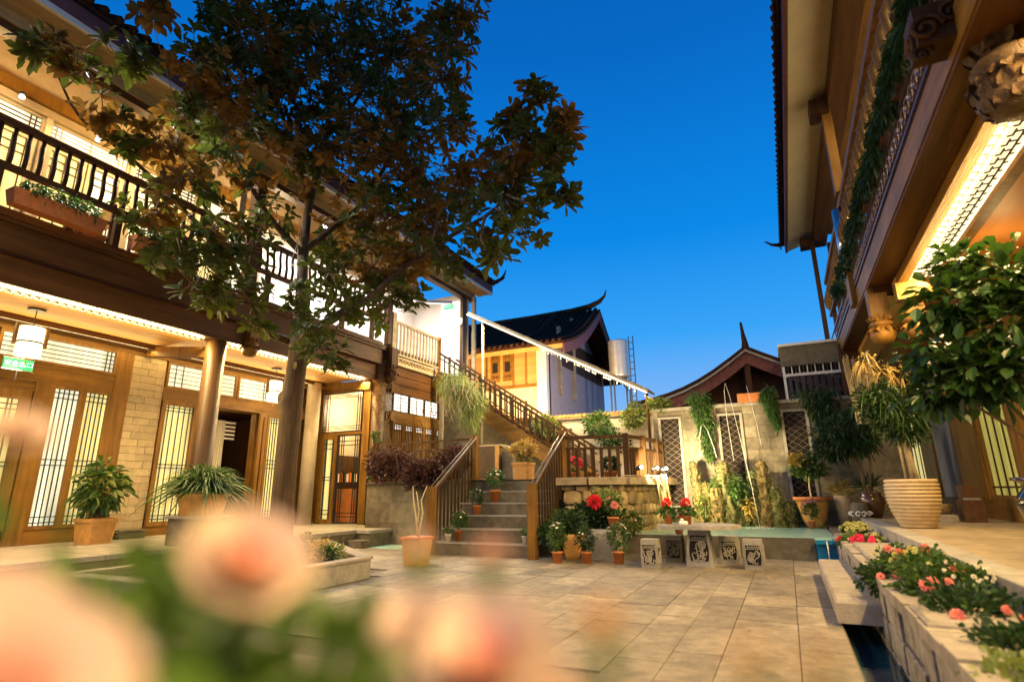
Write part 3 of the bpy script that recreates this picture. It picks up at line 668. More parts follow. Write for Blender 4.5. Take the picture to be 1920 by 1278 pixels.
b = MB(); b.tube([(-9.4, 17.7, 8.86), (-9.15, 17.85, 8.95), (-8.98, 18.0, 9.12), (-8.9, 18.1, 9.35), (-8.86, 18.1, 9.5)], [.1, .09, .06, .035, .01], 6); b.tube([(-9.12, 17.9, 8.98), (-8.9, 17.9, 9.02), (-8.78, 17.9, 9.12)], [.05, .03, .01], 5); b.build('roof_finial', tile_r, LB)
# bridging slabs
b = MB(); b.bbox(.26, .64, 6.15, 9.5, .03, .215, .02); tag(b.build('stone_bench', stone_w), 'low weathered stone slab bridging the water channel beside the paving', 'stone bench')
b = MB(); b.bbox(.70, 1.19, 7.1, 9.3, .30, .47, .02); tag(b.build('stone_step', stone_w), 'broad stone step slab lying across the flower bed against the terrace kerb', 'stone step')
b = MB(); b.bbox(.62, 1.19, 4.15, 4.7, .32, .46, .02); tag(b.build('stone_slab', stone_w), 'small flat stone slab among the nearest flowers of the right bed', 'stone slab')
# ================================================================== RIGHT BUILDING
RB = thing('tea_house_building', 'timber building with glowing fretwork ceiling band, planted balcony and cream eaves above the paved terrace', 'building', (3.4, 8, ZD))
XF = 3.40
b = MB(); b.box(XF+.03, XF+.3, 2, 21, .5, .85); b.box(XF+.03, XF+.3, 2, 21, 3.4, 4.5); b.build('wall', woody, RB)
def fac(name, m, y0, y1, z0, z1, d): b = MB(); b.box(XF-d, XF+.03, y0, y1, z0, z1); return b.build(name, m, RB)
fac('sill', woody, 2, 20.9, ZD, .95, .06)
for y0, y1 in ((2.2, 4.2), (4.6, 6.6), (7.2, 9.2), (9.6, 11.2), (11.6, 13.3)):
    win(RB, 'x', XF, -1, y0, y1, .95, 3.4, fr=.08, pane=glow('curtained pane', (.62, .56, .13), .42, .55, 9, 'z'), vb=(.25, .5, .75), hb=(.06, .94), bw=.03, bm=dwood)
for y0, y1 in ((4.2, 4.6), (6.6, 7.2), (9.2, 9.6), (11.2, 11.6)): fac('wood_pier', wood, y0, y1, .95, 3.4, .10)
fac('wood_pier', wood, 13.3, 15.0, .95, 4.3, .10); b = MB(); b.box(1.4, 3.5, 20.9, 21.1, .5, 4.5); b.build('end_wall', woodx, RB)
for q in range(4): win(RB, 'y', 20.9, -1, 1.5+q*.46, 1.9+q*.46, .95, 3.2, fr=.06, pane=win_y, vb=(.33, .66), bm=wood)
fac('wall_panel', plaster, 15.0, 16.9, .95, 4.3, .04); fac('wood_pier', wood, 16.9, 18.2, .95, 4.3, .10)
win(RB, 'x', XF, -1, 18.2, 20.6, .95, 3.4, fr=.08, pane=win_y, vb=(.25, .5, .75), bw=.05, bm=wood)
column(RB, 1.95, 15.6, ZD, 4.3, .17, dwood)
# soffit and glowing band
b = MB(); b.box(2.52, XF+.1, -5, 21, 4.34, 4.40); b.build('porch_ceiling', orange_c, RB)
b = MB(); b.box(2.07, 2.40, -5, 10.05, 4.32, 4.35); b.build('light_strip', led_r, RB); b = MB(); b.box(2.385, 2.40, -5, 10.05, 4.30, 4.318); b.build('light_rope', led, RB)
fret_band(RB, 2.07, 2.38, 2.4, 10.05, 4.316, dwood, .17, .015)
b = MB(); b.box(2.40, 2.52, 2, 21, 4.24, 4.42); b.build('band_frame', wood, RB)
b = MB(); b.box(1.94, 2.07, -5, 10.05, 4.27, 4.60); b.build('band_frame', woody, RB)
b = MB(); b.box(1.60, 1.935, 2, 18.5, 4.40, 4.78); b.build('fascia_beam', dwoody, RB)
b = MB(); b.box(1.935, 2.40, 10.05, 21, 4.30, 4.42); b.build('porch_ceiling', ceil_m, RB)
b = MB(); b.box(1.585, 1.60, 2, 18.4, 4.44, 4.74); b.build('fascia_board', woody, RB)
b = MB(); b.box(1.9, XF+.1, 9.98, 10.22, 4.0, 4.3); b.build('cross_beam', wood, RB)
b = MB(); b.box(1.66, 3.4, 2, 18.5, 4.80, 5.10); b.build('balcony_floor', dwoody, RB)
# fretwork parapet strip
b = MB()
b.box(1.57, 1.60, 2, 18.4, 5.12, 5.15); b.box(1.57, 1.60, 2, 18.4, 4.79, 4.82); b.build('fretwork_frame', lilac_f, RB)
fm_ = MB(); yv = 2.6; k = 0
while yv < 16: spiral(fm_, (1.585, yv, 4.97), .13, 'x', 1.3, 1 if k % 2 else -1, .011); yv += .20; k += 1
fm_.build('fretwork', lilac_f, RB, stuff=True)
# hanging carved posts
carvedw = mat('carved gilt wood', (.085, .042, .010), .5, .5, 14, .9, fine=90)
hp = scroll(RB, 'hanging_post', carvedw, (1.88, 4.76, 3.95), 1.1); lotus(hp, carvedw, (1.88, 4.76, 3.95), 1.1)
for q in range(3): spb = MB(); spiral(spb, (1.70, 4.62+q*.13, 4.55), .08, 'x', 1.4, 1, .014); spb.build('carving', carvedw, hp)
scroll(RB, 'hanging_post', wood, (1.72, 10.6, 3.55), .85); scroll(RB, 'hanging_post', wood, (2.12, 10.25, 3.5), .8)
b = MB(); b.box(1.66, 2.0, 10.4, 10.75, 4.3, 4.8); b.build('bracket_block', dwood, RB)
cb = MB(); cb.box(1.34, 1.66, 4.62, 4.92, 4.52, 4.86); hb = cb.build('carved_beam_end', dwood, RB)
sm = MB(); spiral(sm, (1.40, 4.60, 4.64), .12, 'y', 1.6, 1, .024); spiral(sm, (1.58, 4.60, 4.72), .10, 'y', 1.6, -1, .022); spiral(sm, (1.33, 4.78, 4.62), .12, 'x', 1.6, -1, .024); spiral(sm, (1.36, 4.7, 4.48), .07, 'y', 1.3, 1, .03); sm.build('carving', dwood, hb, smooth=True)
# balcony railing
TR = thing('tea_house_railing', 'golden lit balcony railing of curved balusters above hanging plants', 'railing', (1.6, 8, 5.2))
for (a, bz) in ((5.62, .08), (6.55, .11)):
    b = MB(); b.box(1.56, 1.66, 2, 16.5, a-bz/2, a+bz/2); b.build('rail', wood, TR)
yv = 3.6
while yv < 16.4:
    bb = MB(); x = 1.62
    bb.tube([(x, yv, 5.66), (x-.10, yv, 5.80), (x-.12, yv, 5.98), (x-.03, yv, 6.18), (x+.05, yv, 6.35), (x+.01, yv, 6.52)], .042, 6); bb.build('baluster', wood, TR, smooth=True); yv += .30
for yv in (4.2, 6.6, 9, 11.3, 13.6, 15.9): ubox('post', dwood, TR, 1.58, 1.68, yv-.05, yv+.05, 5.1, 5.6)
# upper wall behind the balcony
b = MB(); b.box(3.2, 3.4, 2, 18.5, 5.1, 9.2); b.build('upper_wall', plaster, RB)
yv = 3.0
while yv < 17:
    win(RB, 'x', 3.2, -1, yv, yv+1.7, 5.3, 8.3, fr=.09, pane=win_w, vb=(.33, .66), hb=(.3, .7), bm=wood, bw=.04); yv += 1.9
b = MB(); b.box(1.62, 1.98, 2, 18.6, 8.42, 8.80); b.build('eave_beam', dwoody, RB)
b = MB(); b.box(2.05, 2.3, 2, 18.5, 8.75, 9.0); b.build('eave_beam', woody, RB)
b = MB(); b.add([(1.62, 2, 8.86), (1.62, 18.9, 8.86), (3.3, 18.9, 9.5), (3.3, 2, 9.5)], [(0, 1, 2, 3)]); b.build('balcony_ceiling', dwoody, RB)
b = MB(); b.box(1.50, 1.66, 11.2, 11.42, 6.6, 8.42); b.build('post', wood, RB)
b = MB(); b.box(1.30, 1.62, 11.1, 11.5, 8.30, 8.62); b.build('bracket_block', dwood, RB)
b = MB(); b.box(1.25, 1.62, 18.0, 18.4, 8.3, 8.6); b.build('bracket_block', dwood, RB)
b = MB(); b.lathe([(.17, 5.15), (.17, 6.5)], 1.62, 11.85, 18); b.build('tin_column', metal, RB, smooth=True)
b = MB(); b.box(1.50, 1.78, 11.6, 12.0, 4.5, 5.12); b.build('bracket_block', wood, RB)
b = MB(); b.box(1.50, 1.62, 17.95, 18.07, -.02, 8.3); b.build('post', dwood, RB); b = MB(); b.box(1.95, 2.1, 18, 18.12, -.02, 8.3); b.build('post', dwood, RB)
b = MB(); b.beam((1.95, 17.9, 5.6), (1.65, 17.9, 4.3), .16, .16, (0, 1, 0)); b.build('diagonal_brace', dwood, RB)
b = MB(); b.box(1.55, 1.95, 15.4, 15.8, ZD, 4.6); b.build('post', dwood, RB)
b = MB(); b.add([(.93, 2, 8.60), (.93, 19, 8.60), (1.66, 19, 8.84), (1.66, 2, 8.84)], [(0, 1, 2, 3)]); b.build('eave_soffit', mat('cream soffit', (.55, .45, .27), .7, .08, 2, .05), RB)
b = MB(); b.box(.86, .925, 2, 19.05, 8.58, 8.84); b.build('fascia_board', purple, RB)
b = MB(); b.add([(.80, 2, 8.86), (.80, 19.1, 8.86), (5, 19.1, 11.4), (5, 2, 11.4), (.80, 2, 8.93), (.80, 19.1, 8.93), (5, 19.1, 11.5), (5, 2, 11.5)], [(0, 1, 2, 3), (7, 6, 5, 4), (4, 5, 1, 0), (5, 6, 2, 1), (6, 7, 3, 2), (7, 4, 0, 3)]); roofR = b.build('roof', tile_r, RB)
tr_ = MB(); tr_.tube([(0, 0, 0), (4.2, 0, 2.54)], .078, 6); TRr = mesh_of(tr_, 'tile_row', tile_r, True)
tr_ = MB(); tr_.tube([(0, -.07, 0), (0, -.07, -.09), (0, 0, -.13), (0, .07, -.09), (0, .07, 0)], .02, 4); DRm = mesh_of(tr_, 'drip_tile', tile_r)
yv = 2.5
while yv < 19.1:
    inst(TRr, 'tile_row', roofR, (.74, yv, 8.94)); inst(DRm, 'drip_tile', roofR, (.75, yv+.12, 8.93)); yv += .24
b = MB(); b.tube([(.95, 19.1, 8.95), (.7, 19.15, 8.95), (.5, 19.2, 9.02), (.33, 19.2, 9.16), (.28, 19.2, 9.15)], [.08, .07, .045, .025, .01], 6); b.build('roof_finial', tile_r, RB)

# ================================================================== GARDEN WALL
YG = 14.6
GW = thing('garden_wall', 'tall stone block wall with three lattice openings behind the pool', 'wall', (-.5, YG, 0))
lat = ((-2.75, -2.30), (-1.32, -.86), (.10, .56))
b = MB(); b.box(-2.95, 2.5, YG+.04, YG+.30, 0, 3.12); b.build('wall_core', joint_m, GW)
z = .40; k = 0
while z < 3.05:
    h = .28; x = -2.94-(.27 if k % 2 else 0)
    while x < 2.5:
        x0, x1 = max(x, -2.94), min(x+.54, 2.5)
        segs = [(x0, x1)]
        for a, c in lat:
            if z+h/2 > .72 and z < 2.95: segs = [q for s0, s1 in segs for q in ((s0, min(s1, a-.07)), (max(s0, c+.07), s1)) if q[1]-q[0] > .06]
        for s0, s1 in segs: ubox('wall_block', block_m, GW, s0+.003, s1-.003, YG-.005+rv(-.006, .006), YG+.05, z+.003, min(z+h, 3.12)-.003, bev=.012)
        x += .54
    z += h; k += 1
x = -2.95
while x < 2.5: ubox('cap_stone', stone_c, GW, x+.003, min(x+.6, 2.52)-.003, YG-.06, YG+.34, 3.12, 3.20+rv(-.006, .006), bev=.03); x += .6
for a, c in lat:
    w = MB(); w.box(a-.065, a, YG-.03, YG+.03, .75, 2.97); w.box(c, c+.065, YG-.03, YG+.03, .75, 2.97); w.box(a, c, YG-.03, YG+.03, .75, .80); w.box(a, c, YG-.03, YG+.03, 2.92, 2.97)
    lf = w.build('lattice_window', stone_c, GW)
    ubox('backing', ink, lf, a, c, YG+.015, YG+.035, .80, 2.92)  # near-black sheet stands for the darkness behind the openings
    g = MB(); W_ = c-a; n = 0; st_ = .150
    for sg in (1, -1):
        q = -W_
        while q < 2.12:
            # line z = .8+q + sg*(x-a)*.8
            pts = []
            for i in range(0, 9):
                x = W_*i/8; zz = .80+q+(x if sg > 0 else W_-x)*.72
                if .80 <= zz <= 2.92: pts.append((a+x, YG+(.003 if sg > 0 else -.009), zz+.008*math.sin(x*60)))
            if len(pts) > 1: g.tube(pts, .0052, 4)
            q += st_
    g.build('lattice_tiles', mat('lattice tile', (.20, .14, .10), .7, .2, 9, .2), lf, stuff=True)
# plaster wall further back on the left
YB = 16.2
PW = thing('plaster_wall', 'sunlit looking warm plaster garden wall with tiled coping behind the raised terrace', 'wall', (-6, YB, ZT)); PW['label'] = 'warm plaster garden wall with tiled coping behind the raised terrace'
b = MB(); b.box(-10, -2.9, YB, YB+.25, 0, 3.30); b.build('wall', plaster, PW); b = MB(); b.box(-2.95, -2.80, 14.7, YB+.25, 0, 3.25); b.build('wall', plaster, PW)
x = -9.9
while x < -2.95:
    b = MB(); b.tube([(x, YB-.10, 3.33), (x, YB+.12, 3.42), (x, YB+.34, 3.33)], .05, 6); b.build('coping_tile', terra_y, PW); x += .13
b = MB(); b.box(-10, -2.85, YB-.08, YB+.33, 3.28, 3.33); b.build('coping', stone_c, PW)
for (a, c, z0, z1) in ((-6.12, -5.72, 2.62, 3.02), (-8.95, -8.6, 2.25, 2.62), (-4.3, -3.9, 2.2, 2.6)):
    w = MB(); w.box(a, c, YB-.02, YB+.01, z0, z1); lf = w.build('lattice_window', ink, PW)
    g = MB()
    for i in range(4):
        for j in range(4):
            cx, cz = a+(c-a)*(i+.5)/4, z0+(z1-z0)*(j+.5)/4; r = (c-a)/8
            g.tube([(cx+r*math.cos(t), YB-.03, cz+r*math.sin(t)) for t in [PI*2*q/8 for q in range(9)]], .008, 4)
    g.build('lattice_tiles', plaster, lf, stuff=True)

# ================================================================== HOUSE BEHIND
HB = thing('tiled_roof_house', 'neighbouring house with upswept dark tiled roof and amber lit timber front', 'house', (-9, 21, 0))
HX0, HX1, HY = -14.5, -8.5, 21.2
b = MB(); b.box(HX0, HX1-.4, HY, HY+.1, 5.5, 7.35); wl = b.build('timber_front', mat('amber timber', (.42, .22, .07), .6, .2, 4, .1, grain='x'), HB)
b = MB(); b.box(HX0, HX1-.4, HY, HY+.12, 0, 5.4); b.build('lower_wall', plaster, HB)
b = MB(); b.box(HX0, HX1-.4, HY-.08, HY+.02, 5.40, 5.52); b.box(HX0, HX1-.4, HY-.10, HY, 7.2, 7.36); b.build('front_beam', woodx, HB)
for x in (-9.5, -10.1, -11.4, -12.2): b = MB(); b.box(x, x+.09, HY-.05, HY+.01, 5.52, 7.2); b.build('front_post', wood, HB)
for x in (-11.15, -10.55):
    w = MB(); w.box(x, x+.45, HY-.04, HY, 5.75, 7.0); sh = w.build('shutter', woodx, HB)
    w = MB(); w.box(x+.10, x+.35, HY-.055, HY-.035, 6.15, 6.6); w.build('opening', ink, sh)
    for zc in (5.95, 6.82):
        g = MB(); spiral(g, (x+.15, HY-.05, zc), .07, 'y', 1.1, 1, .014); spiral(g, (x+.31, HY-.05, zc), .07, 'y', 1.1, -1, .014); g.build('carving', dwood, sh)
b = MB(); b.box(HX1-.42, HX1, HY-.1, HY+.35, 0, 7.2); b.build('corner_pier', white_p, HB)
b = MB(); b.add([(HX1, HY+.2, 0), (HX1, 29.5, 0), (HX1, 29.5, 7.5), (HX1, 25.4, 9.5), (HX1, HY+.2, 7.2)], [(0, 1, 2, 3, 4)]); b.build('gable_wall', lilac_p, HB)
b = MB(); b.box(HX1-.02, HX1+.12, 22.5, 22.7, 5.2, 8.3); b.box(HX1-.02, HX1+.12, 24.4, 24.6, 5.2, 9.2); b.build('gable_post', pale_w, HB)
b = MB(); b.box(HX1-.02, HX1+.06, 22.7, 29, 6.6, 8.0); b.build('gable_dark_panel', dwood, HB)  # dark wood panel standing slightly proud of the wall
# roof surfaces with curved section
def roofprof(y0, z0, y1, z1, n=6, sag=.35):
    return [(y0+(y1-y0)*i/n, z0+(z1-z0)*i/n-sag*math.sin(PI*i/n)) for i in range(n+1)]
RX1 = -7.35
fr_ = roofprof(20.3, 7.0, 25.6, 9.85); bk = roofprof(30.5, 7.0, 25.6, 9.85)
for prof, nm in ((fr_, 'roof_slope'), (bk, 'roof_slope')):
    b = MB(); n = len(prof)
    vs = [(x, y, z) for x in (-15.5, RX1) for y, z in prof]+[(x, y, z-.12) for x in (-15.5, RX1) for y, z in prof]
    fs = [(i, i+1, n+i+1, n+i) for i in range(n-1)]+[(2*n+i, 3*n+i, 3*n+i+1, 2*n+i+1) for i in range(n-1)]+[(n+i, n+i+1, 3*n+i+1, 3*n+i) for i in range(n-1)]+[(0, n, 3*n, 2*n)]
    b.add(vs, fs); b.build(nm, tile_r, HB)
t = MB(); t.tube([(0, y, z+.05) for y, z in fr_], .085, 5); tm = mesh_of(t, 'tile_row', tile_r, True)
x = -15.4
while x < RX1: inst(tm, 'tile_row', HB, (x, 0, 0)); x += .27
b = MB(); b.tube([(-15.5, 25.6, 9.90), (-11, 25.6, 9.90), (-8.8, 25.6, 9.95), (-7.9, 25.6, 10.05), (-7.35, 25.6, 10.25), (-7.08, 25.6, 10.5), (-6.98, 25.6, 10.82)], [.16, .16, .16, .15, .11, .06, .015], 6); b.build('ridge', tile_r, HB)
b = MB(); b.tube([(-9.6, 21.2, 7.5), (-9.6, 23.2, 8.35), (-9.6, 25.5, 9.9)], .16, 6); b.build('hip_rib', tile_r, HB)
for prof in (fr_, bk):
    b = MB(); n = len(prof); vs = [(RX1-.02, y, z-.12) for y, z in prof]+[(RX1-.02, y, z-.62+.1*abs(i-3)/3) for i, (y, z) in enumerate(prof)]+[(RX1-.1, y, z-.12) for y, z in prof]+[(RX1-.1, y, z-.62+.1*abs(i-3)/3) for i, (y, z) in enumerate(prof)]
    b.add(vs, [(i, n+i, n+i+1, i+1) for i in range(n-1)]+[(2*n+i, 2*n+i+1, 3*n+i+1, 3*n+i) for i in range(n-1)]+[(n+i, 3*n+i, 3*n+i+1, n+i+1) for i in range(n-1)]+[(0, 2*n, 3*n, n)]); b.build('bargeboard', purple, HB)
b = MB(); b.box(-15.4, RX1-.1, 20.32, 20.40, 6.72, 6.93); b.build('eave_board', terra_y, HB)
b = MB(); b.add([(-15, 20.4, 6.9), (RX1-.1, 20.4, 6.9), (RX1-.1, 21.3, 7.25), (-15, 21.3, 7.25)], [(3, 2, 1, 0)]); b.build('eave_soffit', mat('amber timber', (0, 0, 0)), HB)
# ================================================================== GABLE HOUSE
GH = thing('gable_roof_house', 'dark red timber gable end with spike finial rising above the stone wall', 'house', (-.64, 17.6, 0))
ax_, az_ = -.64, 5.12
def gprof(x1, z1, n=7, sag=.22): return [(ax_+(x1-ax_)*i/n, az_+(z1-az_)*i/n-sag*math.sin(PI*i/n)) for i in range(n+1)]
for x1, z1, q in ((-3.9, 3.72, 1), (2.2, 4.0, .6)):
    pr_ = gprof(x1, z1, sag=.28*q); n = len(pr_)
    for nm, y0, y1, dz0, dz1, m in (('roof_slope', 17.2, 26, .12, 0, tile_r), ('bargeboard', 17.25, 17.33, -.02, -.42, mat('red bargeboard', (.13, .035, .02), .6, .5, 9, .3)), ('verge_trim', 17.18, 17.3, -.001, -.06, stone_c)):
        vs = [(x, y, z+d) for y in (y0, y1) for d in (dz0, dz1) for x, z in pr_]
        fs = []
        for i in range(n-1): fs += [(i, i+1, n+i+1, n+i), (2*n+i, 3*n+i, 3*n+i+1, 2*n+i+1), (i, 2*n+i, 2*n+i+1, i+1), (n+i, n+i+1, 3*n+i+1, 3*n+i)]
        fs += [(n-1, 2*n-1+0, 4*n-1, 3*n-1)]
        b = MB(); b.add(vs, fs); b.build(nm, m, GH)
b = MB(); b.add([(-3.4, 18.2, 0), (2.0, 18.2, 0), (2.0, 18.2, 4.0), (ax_, 18.2, 4.95), (-3.4, 18.2, 3.7)], [(0, 1, 2, 3, 4)]); b.build('gable_wall', mat('red timber wall', (.085, .028, .012), .7, .3, 4, .2, grain='z'), GH)
b = MB(); b.box(-.73, -.57, 17.3, 17.45, 3.6, 5.0); b.build('king_post', dwood, GH)
b = MB(); b.tube([(-.64, 17.3, 5.1), (-.64, 17.3, 5.35), (-.66, 17.25, 5.6), (-.68, 17.2, 5.95)], [.13, .09, .06, .035], 5); b.build('roof_finial', tile_r, GH)
# concrete roof box
CB = thing('concrete_stairhead', 'grey concrete roof box with metal railing beside the gable roof', 'roof structure', (.8, 16, 4))
b = MB(); b.box(.24, 1.9, 15.9, 18, 4.25, 4.78); b.build('slab', stone_g, CB); b = MB(); b.box(.2, 1.95, 15.85, 18.1, 4.78, 4.84); b.build('coping', white_p, CB)
b = MB(); b.box(.24, .30, 15.92, 16, 3.2, 4.25); b.box(.30, 1.9, 15.92, 16, 3.98, 4.05); b.build('frame', white_p, CB)
for i in range(17): ubox('baluster', white_p if i % 2 else dmetal, CB, .36+i*.09, .385+i*.09, 15.95, 15.98, 4.05, 4.25)
for i in range(10): ubox('louvre', dmetal, CB, .34+i*.15, .43+i*.15, 15.96, 16.0, 3.25, 3.98)
# water tank
TK = thing('water_tank', 'ribbed steel water tank on a leg frame behind the garden wall', 'water tank', (-6.1, 24, 0))
prof = [(0.02, 7.72), (.43, 7.66)]
for k in range(10): prof += [(.45, 7.6-k*.17), (.425, 7.52-k*.17)]
b = MB(); b.lathe(prof, -6.15, 24, 22); b.build('tank', tank_m, TK, smooth=True)
for dx, dy in ((-.35, -.3), (.35, -.3), (-.35, .3), (.35, .3)): ubox('leg', dmetal, TK, -6.15+dx-.03, -6.15+dx+.03, 24+dy-.03, 24+dy+.03, 0, 5.95)
b = MB(); b.box(-5.66, -5.62, 23.9, 23.94, 3.4, 7.8); b.box(-5.46, -5.42, 23.9, 23.94, 3.4, 7.8); ld = b.build('ladder', dmetal, TK)
for k in range(14): ubox('rung', dmetal, ld, -5.62, -5.46, 23.9, 23.93, 3.6+k*.3, 3.63+k*.3)
# ================================================================== outer stairs with lit handrail canopy
OS = thing('outer_staircase', 'timber staircase climbing to the upper floor in front of the plaster wall', 'stairs', (-7, 15.2, ZT))
P0 = (-5.0, 14.95, 1.50); P1 = (-9.95, 14.95, 4.75)
for yv in (14.95, 15.95):
    b = MB(); b.beam((P0[0], yv, P0[2]-.05), (P1[0], yv, P1[2]-.05), .08, .42); b.build('stringer', woodx, OS)
n = 18
for i in range(n):
    t = (i+.5)/n; x = P0[0]+(P1[0]-P0[0])*t; z = P0[2]+(P1[2]-P0[2])*t
    ubox('tread', dwoodx, OS, x-.16, x+.16, 15.0, 15.9, z+.06, z+.10)
b = MB(); b.add([(P0[0], 15.5, P0[2]-.25), (P1[0], 15.5, P1[2]-.25), (P1[0], 15.5, 1.4), ], [(0, 1, 2)]); b.build('under_stair_panel', stone_g, OS)
for yv, nm in ((14.95, 'near'), (15.95, 'far')):
    rr = thing('stair_railing', 'sloping timber stair railing on the %s side of the outer staircase' % nm, 'railing', (-7, yv, 2))
    A = Vector((-4.9, yv, 1.50)); B = Vector((-9.75, yv, 4.70))
    for dz, th in ((.86, .07), (.70, .04), (.20, .04)):
        b = MB(); b.beam(A+Vector((0, 0, dz)), B+Vector((0, 0, dz)), .06, th); b.build('rail', rail_w, rr)
    for i in range(1, 26):
        q = A+(B-A)*i/26; ubox('baluster' if i % 6 else 'post', rail_w, rr, q.x-(.02 if i % 6 else .04), q.x+(.02 if i % 6 else .04), yv-.02, yv+.02, q.z+.12, q.z+(.84 if i % 6 else .95))
SC = thing('lit_stair_canopy', 'narrow sloping canopy edged with a bright light rope above the outer staircase', 'canopy', (-6, 15, 3))
CA = Vector((-8.75, 15.0, 6.78)); CBv = Vector((-3.12, 15.0, 3.74))
b = MB(); b.beam(CA+Vector((0, .5, .07)), CBv+Vector((0, .5, .07)), 1.0, .05); b.build('canopy_roof', pale_w, SC)
b = MB(); b.beam(CA, CBv, .06, .10); b.build('edge_beam', pale_w, SC)
b = MB(); b.beam(CA+Vector((0, -.05, -.03)), CBv+Vector((0, -.05, -.03)), .022, .03); b.build('light_rope', led_b, SC)
ic = MB()
for i in range(60):
    q = CA+(CBv-CA)*(.45+.5*i/60); l = rv(.03, .12); ic.tube([q+Vector((0, -.04, -.04)), q+Vector((0, -.04, -.04-l))], .0035, 3)
ic.build('light_drops', led_b, SC, stuff=True)
for x, z0 in ((-8.2, 1.4), (-3.14, 1.4)):
    q = CA+(CBv-CA)*((x-CA.x)/(CBv.x-CA.x)); b = MB(); b.lathe([(.04, z0), (.04, q.z-.05)], x, 15.02, 8); b.build('post', rail_w if x > -5 else pale_w, SC)
vm = MB()
for i in range(7):
    x = -3.1+i*.05; vm.tube([(-3.2, 15, 3.65), (-3.0+i*.02, 14.98, 3.5), (-2.95+rv(-.05, .05), 14.98, 3.0), (-3.05+rv(-.05, .12), 14.98, 2.4), (-3.1+rv(-.05, .1), 14.98, 1.7)], .012, 4)
tag(vm.build('bare_vine', pale_twig), 'tangle of bare pale vine stems hanging from the canopy end post', 'vine')
# ================================================================== terrace railings
def newel(P, x, y, z0, z1, w=.13, m=None): return ubox('newel_post', m or wood, P, x-w/2, x+w/2, y-w/2, y+w/2, z0, z1)
R1 = thing('terrace_railing', 'brown railing curving along the terrace edge above the rubble wall', 'railing', (-3.5, 11.8, ZT))
rp = [(-4.35, 11.5, ZT), (-3.0, 11.85, ZT), (-2.80, 12.6, ZT), (-2.72, 13.6, ZT), (-2.75, 14.4, ZT)]
for i, (a, c) in enumerate(zip(rp, rp[1:])):
    A = Vector(a); B = Vector(c)
    for dz, th in ((.86, .07), (.62, .045)): b = MB(); b.beam(A+Vector((0, 0, dz)), B+Vector((0, 0, dz)), .06, th); b.build('rail', rail_w, R1)
    n = max(3, int((B-A).length/.155))
    for k in range(1, n):
        q = A+(B-A)*k/n; ubox('baluster', rail_w, R1, q.x-.035, q.x+.035, q.y-.012, q.y+.012, ZT, ZT+.62)
for x, y, _ in rp[1:]: newel(R1, x, y, ZT, ZT+.92, .11, rail_w)
R2 = thing('terrace_railing', 'thin brown railing over the stone panel wall behind the purple shrub', 'railing', (-8, 11.5, ZT))
for dz, th in ((.92, .05), (.72, .03)): b = MB(); b.beam((-9.35, 11.5, ZT+dz), (-6.65, 11.5, ZT+dz+.02), .05, th); b.build('rail', rail_w, R2)
newel(R2, -9.35, 11.5, ZT, ZT+1.0, .1, rail_w)
for i in range(1, 16): ubox('baluster', rail_w, R2, -9.35+i*.17-.02, -9.35+i*.17+.02, 11.49, 11.51, ZT, ZT+.7)
for x, sd_, cap in ((-4.28, 'right', 1.32), (-6.48, 'left', 1.30)):
    rr = thing('stair_railing', 'timber rail with steel handrail on the %s side of the stone steps' % sd_, 'railing', (x, 10.5, 0))
    newel(rr, x, 9.75, 0, cap, .15); newel(rr, x-.03, 11.55, ZT, ZT+1.03, .15)
    A = Vector((x, 9.8, .30)); B = Vector((x, 11.5, 1.46))
    b = MB(); b.beam(A+Vector((0, 0, .88)), B+Vector((0, 0, .88)), .07, .07); b.build('rail', rail_w, rr)
    for dx in (-.05, .05): b = MB(); b.tube([A+Vector((dx, -.12, .92)), B+Vector((dx, 0, .95))], .011, 6); b.build('handrail', mat('worn rail', (.15, .11, .07), .35, .2, 8, .1), rr, smooth=True)
    for k in range(1, 12):
        q = A+(B-A)*k/12; ubox('baluster', mat('dark rail wood', (.034, .017, .006), .55, .35, 9, .2, grain='z', spec=.12), rr, x-.015, x+.015, q.y-.018, q.y+.018, q.z-.25, q.z+.86)
# covers on the terrace
AC = thing('slatted_cabinet', 'brown slatted cabinet standing on the terrace left of the ochre flowerpot', 'cabinet', (-6.9, 12.8, ZT))
b = MB(); b.box(-7.3, -6.52, 12.8, 13.3, ZT, 2.3); b.build('body', ac_m, AC); b = MB(); b.box(-7.34, -6.46, 12.76, 13.34, 2.3, 2.34); b.build('lid', pale_w, AC)
for k in range(13): ubox('slat', ac_m, AC, -7.28, -6.60, 12.775, 12.80, ZT+.03+k*.063, ZT+.075+k*.063)
b = MB(); b.box(-6.6, -6.5, 12.76, 12.80, ZT, 2.3); b.build('corner_post', terra_y, AC)
b = MB(); b.box(-6.44, -6.16, 12.85, 13.3, ZT, 2.15); tag(b.build('metal_cabinet', stone_g), 'narrow grey metal cabinet squeezed between the slatted cabinet and the ochre pot', 'cabinet')
